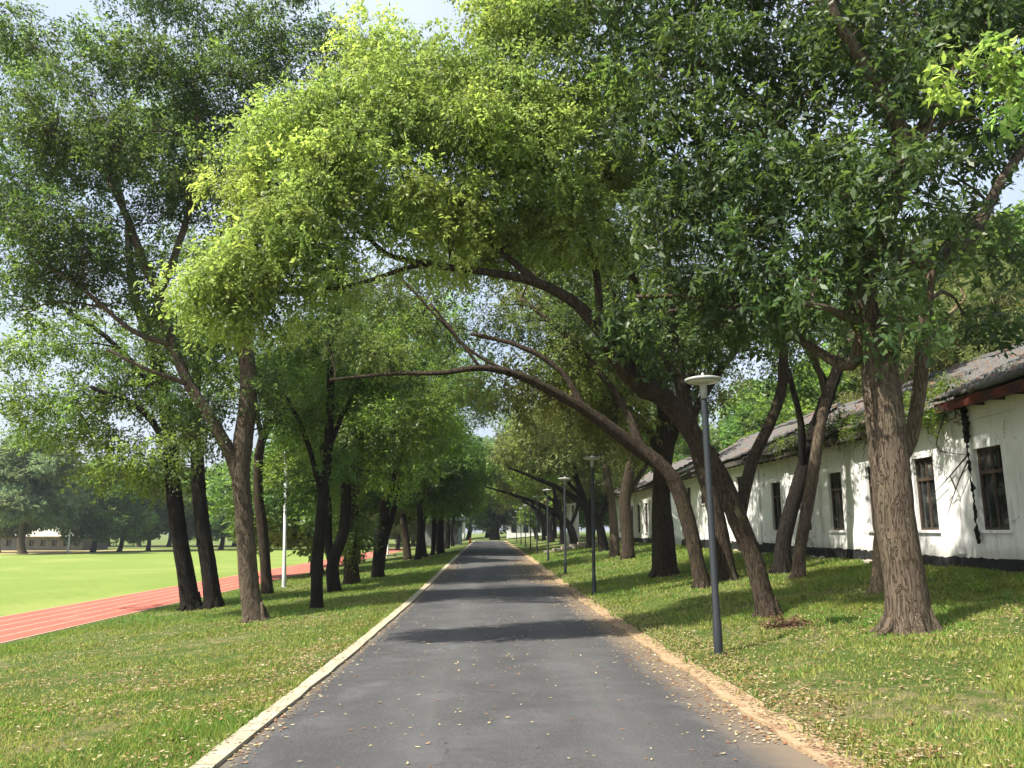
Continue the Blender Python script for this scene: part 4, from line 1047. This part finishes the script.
# ------------------------------------------------------------------ small things
b = gp(796, 628)
root = empty('brush_pile', b, 'small heap of reddish-brown dead twigs right of the forked leaning tree foot', 'brush')
mb = MB(); rr = np.random.default_rng(8)
for i in range(46):
    a = rr.uniform(0, 6.28); c0 = b + np.array([rr.normal(0, .17), rr.normal(0, .08), rr.uniform(.0, .05)])
    dd = np.array([math.cos(a), math.sin(a) * .5, rr.uniform(-.05, .35)]) * rr.uniform(.08, .22)
    mb.tube([c0 - dd, c0 + np.array([0, 0, .02]), c0 + dd], [.008, .007, .003], 5)
mb.build('twigs', BARK['red'], root, origin=b)
pos = b + np.stack([rr.normal(0, .2, 60), rr.normal(0, .09, 60), rr.uniform(.02, .09, 60)], -1)
V, T = sprays(pos, rr.normal(0, 1, (60, 3)), 'camphor', rr, np.tile([(.12, .06, .045)], (60, 1)), .5)
leaf_mesh('dead_leaves', V, T, ML, root, b)
def weed(px, py, label, n=14, s=.5):
    b = gp(px, py); root = empty('weed', b, label, 'weed'); rr = np.random.default_rng(int(px))
    d = rr.normal(0, 1, (n, 3)); d[:, 2] = np.abs(d[:, 2]) * .9
    V, T = sprays(b + rr.normal(0, .05, (n, 3)) * np.array([1, 1, .3]) + np.array([0, 0, .05]), d, 'big', rr, np.tile([(1.6, 1.6, 1.3)], (n, 1)), s)
    leaf_mesh('leaves', V, T, LEAF['mid'], root, b)
    mb = MB()
    for i in range(4): mb.tube([b, b + d[i] * .12 + np.array([0, 0, .06])], [.004, .002], 4)
    mb.build('stem', BARK['brown'], root, origin=b)
weed(979, 592, 'small broad-leaved weed at the wall foot under the nearest window')
weed(818, 592, 'low weed tuft at the foot of the thin pale-brown stem', 10, .4)
# rubble at the wall foot
s = NT('pale_stone'); v = s.coord('Object'); n = s.noise(v, 12, 6, .7); s.base(s.ramp(n, [(.3, (.22, .18, .14)), (.7, (.48, .43, .36))]), .9, .2); s.bump(n, .6, .02); M_ST = s.m
def stone(x, y, sz, label, grp):
    rr = np.random.default_rng(int(abs(x*971 + y*133)) % 9999)
    vs = []; fs = []; nu, nv = 8, 5
    for j in range(nv + 1):
        for i in range(nu):
            th = math.pi * j / nv; ph = 2*math.pi*i/nu; q = sz * rr.uniform(.75, 1.1)
            vs.append((q*math.sin(th)*math.cos(ph)*1.2, q*math.sin(th)*math.sin(ph), q*math.cos(th)*.6))
    for j in range(nv):
        for i in range(nu): fs.append((j*nu+i, (j+1)*nu+i, (j+1)*nu+(i+1)%nu, j*nu+(i+1)%nu))
    o = mesh_np('stone', np.array(vs), fs, M_ST); o.location = (x, y, float(lawn_z(x, y)) + sz*.2); o.rotation_euler.z = rr.uniform(0, 6)
    tag(o, label, 'stone', grp)
for i in range(16):
    y = 19 + i * .8 + rnd.uniform(-.3, .3); stone(XB - .22 + rnd.uniform(-.12, .08), y, rnd.uniform(.04, .12), 'small rubble stone lying along the foot of the white wall', 'rubble stones along the wall foot')
# far steps and columns on the right
mb = MB()
for i in range(5): mb.box((3.7 + i*.62, 52 + i*.5, .0), (4.32 + i*.62, 52.9 + i*.5, .32 + i*.13))
mb.box((6.8, 53.9, .2), (9.0, 55, .95))
o = mb.build('stone_steps', M_ST, origin=(4, 52, 0)); tag(o, 'pale stone steps climbing the right verge beyond the third lamp', 'steps')
for i, px in enumerate((569.5, 576.5)):
    x = at(px, 60) if False else float(P(px, 531, 60)[0]); z = float(terr(x, 60))
    mb = MB(); mb.box((-.26, -.26, -.2), (.26, .26, .18)); mb.lathe((0,0,0), [(.22,.18),(.21,.4),(.19,2.9),(.24,3.0)], 16); mb.box((-.27, -.27, 3.0), (.27, .27, 3.16))
    o = mb.build('column', M_WALL, origin=(0,0,0)); o.location = (x, 60, z)
    tag(o, ['left','right'][i] + ' pale column of the pair standing beyond the stone steps', 'column')
# kiosk
s = NT('kiosk_roof'); s.base((.03, .05, .045), .7, .3); M_KR = s.m
s = NT('kiosk_wall'); v = s.coord('Object'); n = s.noise(v, 3, 5, .7); s.base(s.ramp(n, [(.3, (.10, .11, .11)), (.7, (.22, .23, .22))]), .8, .2); M_KW = s.m
kx, ky = -3.1, 96; kz = .1
root = empty('kiosk', (kx - 2.5, ky, kz), 'small dark flat-roofed kiosk left of the far end of the path', 'kiosk')
mb = MB(); mb.box((kx-5.4, ky-.2, kz+2.75), (kx+.5, ky+3.2, kz+3.25)); mb.box((kx-5.2, ky, kz+2.6), (kx+.3, ky+3, kz+2.748)); mb.build('roof', M_KR, root, origin=(kx-2.5, ky, kz))
for dx in (-.25, -4.9):
    mb = MB(); mb.box((kx+dx-.22, ky+.1, kz-.2), (kx+dx+.22, ky+.5, kz+2.6)); mb.build('post', M_KR, root, origin=(kx-2.5, ky, kz))
mb = MB(); mb.box((kx-4.6, ky+1.6, kz-.2), (kx-.5, ky+2.9, kz+1.3)); mb.box((kx-4.6, ky+2.6, kz+1.3), (kx-.5, ky+2.9, kz+2.6)); mb.build('wall', M_KW, root, origin=(kx-2.5, ky, kz))
# orange marker
s = NT('orange_plastic'); s.base((.75, .16, .04), .5, .4); M_OR = s.m
root = empty('traffic_cone', (-2.2, 98, .18), 'tiny orange cone left of the path end beside the kiosk', 'cone')
mb = MB(); mb.lathe((0,0,0), [(.16,.03),(.04,.62),(.03,.64)], 14); mb.build('body', M_OR, root)
mb = MB(); mb.box((-.2,-.2,0), (.2,.2,.03)); mb.build('base', M_OR, root)
# buildings beyond the path end
def block(name, label, x0, x1, y0, y1, h, nw, roofm, floors=1, z0=.1, wallm=M_WALL):
    org = ((x0+x1)/2, (y0+y1)/2, z0); root = empty(name, org, label, 'building')
    mb = MB(); W = (x1-x0)/nw; fh = h/floors
    for f in range(floors):
        za, zb2 = z0 + f*fh, z0 + (f+1)*fh
        for i in range(nw):
            a = x0 + i*W; p, q = a + W*.28, a + W*.72; s0, s1 = za + fh*.32, za + fh*.78
            mb.box((a, y0, za), (p, y0+.3, zb2)); mb.box((q, y0, za), (a+W, y0+.3, zb2)); mb.box((p, y0, za), (q, y0+.3, s0)); mb.box((p, y0, s1), (q, y0+.3, zb2))
            wn = MB(); wn.box((p, y0+.16, s0), (q, y0+.2, s1)); wn.build('window', M_GLASS, root, origin=org)
    mb.box((x0, y0+.3, z0), (x0+.3, y1, z0+h)); mb.box((x1-.3, y0+.3, z0), (x1, y1, z0+h)); mb.box((x0+.3, y1-.3, z0), (x1-.3, y1, z0+h))
    mb.build('wall', wallm, root, origin=org)
    rf = MB(); e = .9; xa, xb, ya, yb = x0-e, x1+e, y0-e, y1+e; zr = z0+h+.01; rh = min(2.2, (yb-ya)*.2); m_ = (ya+yb)/2
    rf.add([(xa,ya,zr),(xb,ya,zr),(xb,yb,zr),(xa,yb,zr),(xa+(yb-ya)*.4,m_,zr+rh),(xb-(yb-ya)*.4,m_,zr+rh),(xa,ya,zr+.15),(xb,ya,zr+.15),(xb,yb,zr+.15),(xa,yb,zr+.15)],
           [(0,3,2,1),(0,1,7,6),(1,2,8,7),(2,3,9,8),(3,0,6,9),(6,7,5,4),(8,9,4,5),(7,8,5),(9,6,4)])
    rf.build('roof', roofm, root, origin=org)
s = NT('pale_sheet_roof'); v = s.coord('Object'); n = s.noise(v, 1.5, 6, .7); s.base(s.ramp(n, [(.3, (.50, .45, .36)), (.7, (.68, .64, .54))]), .7, .3); M_PR = s.m
block('low_building', 'low building with long pale roof across the field at the left edge', at(-75, 106), at(84, 106), 106, 113, 1.75, 14, M_PR, z0=FIELD, wallm=M_KW)
block('white_house', 'white low house beyond the kiosk at the left of the path end', -17, -4.2, 138, 146, 3.6, 5, M_PR, z0=.15)
block('white_house', 'pale low house beyond the last lamp at the right of the path end', 3.5, 12, 140, 148, 3.6, 4, M_PR, z0=.15)
# flagpole and hurdles
x = at(70, 92)
mb = MB(); mb.lathe((0,0,0), [(.11,-.1),(.09,.5),(.06,5.2),(.0,5.25)], 10); o = mb.build('flagpole', M_POST, smooth=True); o.location = (x, 92, FIELD); tag(o, 'slim pale pole in front of the low building across the field', 'pole')
s = NT('dark_bench'); s.base((.05, .04, .035), .7, .3); M_DB = s.m
for i, px in enumerate((396, 402)):
    x = at(px, 70 + 4*i) - .3; root = empty('bench', (x, 70 + 4*i, FIELD + .02), ['left','right'][i] + ' one of two tiny dark benches on the far end of the red track', 'bench')
    mb = MB(); mb.box((-.45,-.18,.34), (.45,.18,.42)); mb.build('seat', M_DB, root)
    for sx in (-.35, .35): mb = MB(); mb.box((sx-.04,-.15,0), (sx+.04,.15,.338)); mb.build('leg', M_DB, root)
# haze
s_, nt_, out_ = mat('haze_air')
pv = nt_.nodes.new('ShaderNodeVolumePrincipled'); pv.inputs['Density'].default_value = HAZE; pv.inputs['Color'].default_value = (.86, .93, 1, 1); pv.inputs['Anisotropy'].default_value = .1
nt_.links.new(pv.outputs[0], out_.inputs['Volume'])
mb = MB(); mb.box((-720, -70, -2.2), (720, 1440, 32)); o = mb.build('haze', s_); tag(o, kind='stuff'); o['label'] = 'pale blue morning haze filling the air'; o['category'] = 'haze'
# ================================================================== LIGHT
w = bpy.data.worlds.new('World'); scene.world = w; w.use_nodes = True
nt = w.node_tree
for n in list(nt.nodes): nt.nodes.remove(n)
out = nt.nodes.new('ShaderNodeOutputWorld'); bg = nt.nodes.new('ShaderNodeBackground'); sky = nt.nodes.new('ShaderNodeTexSky')
sky.sky_type = 'NISHITA'; sky.sun_disc = False
SD = Vector((-.56, -.30, .84)).normalized()
el = math.asin(SD.z); az = math.atan2(SD.x, SD.y)
sky.sun_elevation = el; sky.sun_rotation = az
sky.dust_density = 5; sky.air_density = 1.2; sky.ozone_density = 1.0
bg.inputs[1].default_value = .11
mx = nt.nodes.new('ShaderNodeMix'); mx.data_type = 'RGBA'; mx.inputs[0].default_value = .62   # thin bright high cloud over the blue
tcw = nt.nodes.new('ShaderNodeTexCoord'); nw = nt.nodes.new('ShaderNodeTexNoise'); nw.inputs['Scale'].default_value = 2.2; nw.inputs['Detail'].default_value = 6
nt.links.new(tcw.outputs['Generated'], nw.inputs['Vector']); mr = nt.nodes.new('ShaderNodeMapRange'); mr.inputs[3].default_value = .35; mr.inputs[4].default_value = .85; mr.inputs[1].default_value = .35; mr.inputs[2].default_value = .65
nt.links.new(nw.outputs['Fac'], mr.inputs[0]); nt.links.new(mr.outputs[0], mx.inputs[0])
nt.links.new(sky.outputs[0], mx.inputs[6]); mx.inputs[7].default_value = (3.9, 4.4, 5.3, 1); nt.links.new(mx.outputs[2], bg.inputs[0]); nt.links.new(bg.outputs[0], out.inputs[0])
ld = bpy.data.lights.new('sun', 'SUN'); ld.energy = 5.0; ld.angle = R_(.6); ld.color = (1, .94, .83)
lo = bpy.data.objects.new('sun', ld); C.objects.link(lo); lo.rotation_euler = SD.to_track_quat('Z', 'Y').to_euler(); lo.location = (-20, 0, 30)
vs_ = scene.view_settings; vs_.view_transform = 'Standard'; vs_.look = 'None'; vs_.gamma = 1; vs_.use_curve_mapping = False
vs_.exposure = 1.15
scene.render.engine = 'CYCLES'
cy = scene.cycles
cy.max_bounces = 6; cy.diffuse_bounces = 3; cy.glossy_bounces = 2; cy.transmission_bounces = 3; cy.transparent_max_bounces = 4; cy.volume_bounces = 0
cy.use_denoising = True; cy.caustics_reflective = False; cy.caustics_refractive = False
cy.use_adaptive_sampling = True; cy.adaptive_threshold = .02
scene.render.film_transparent = False
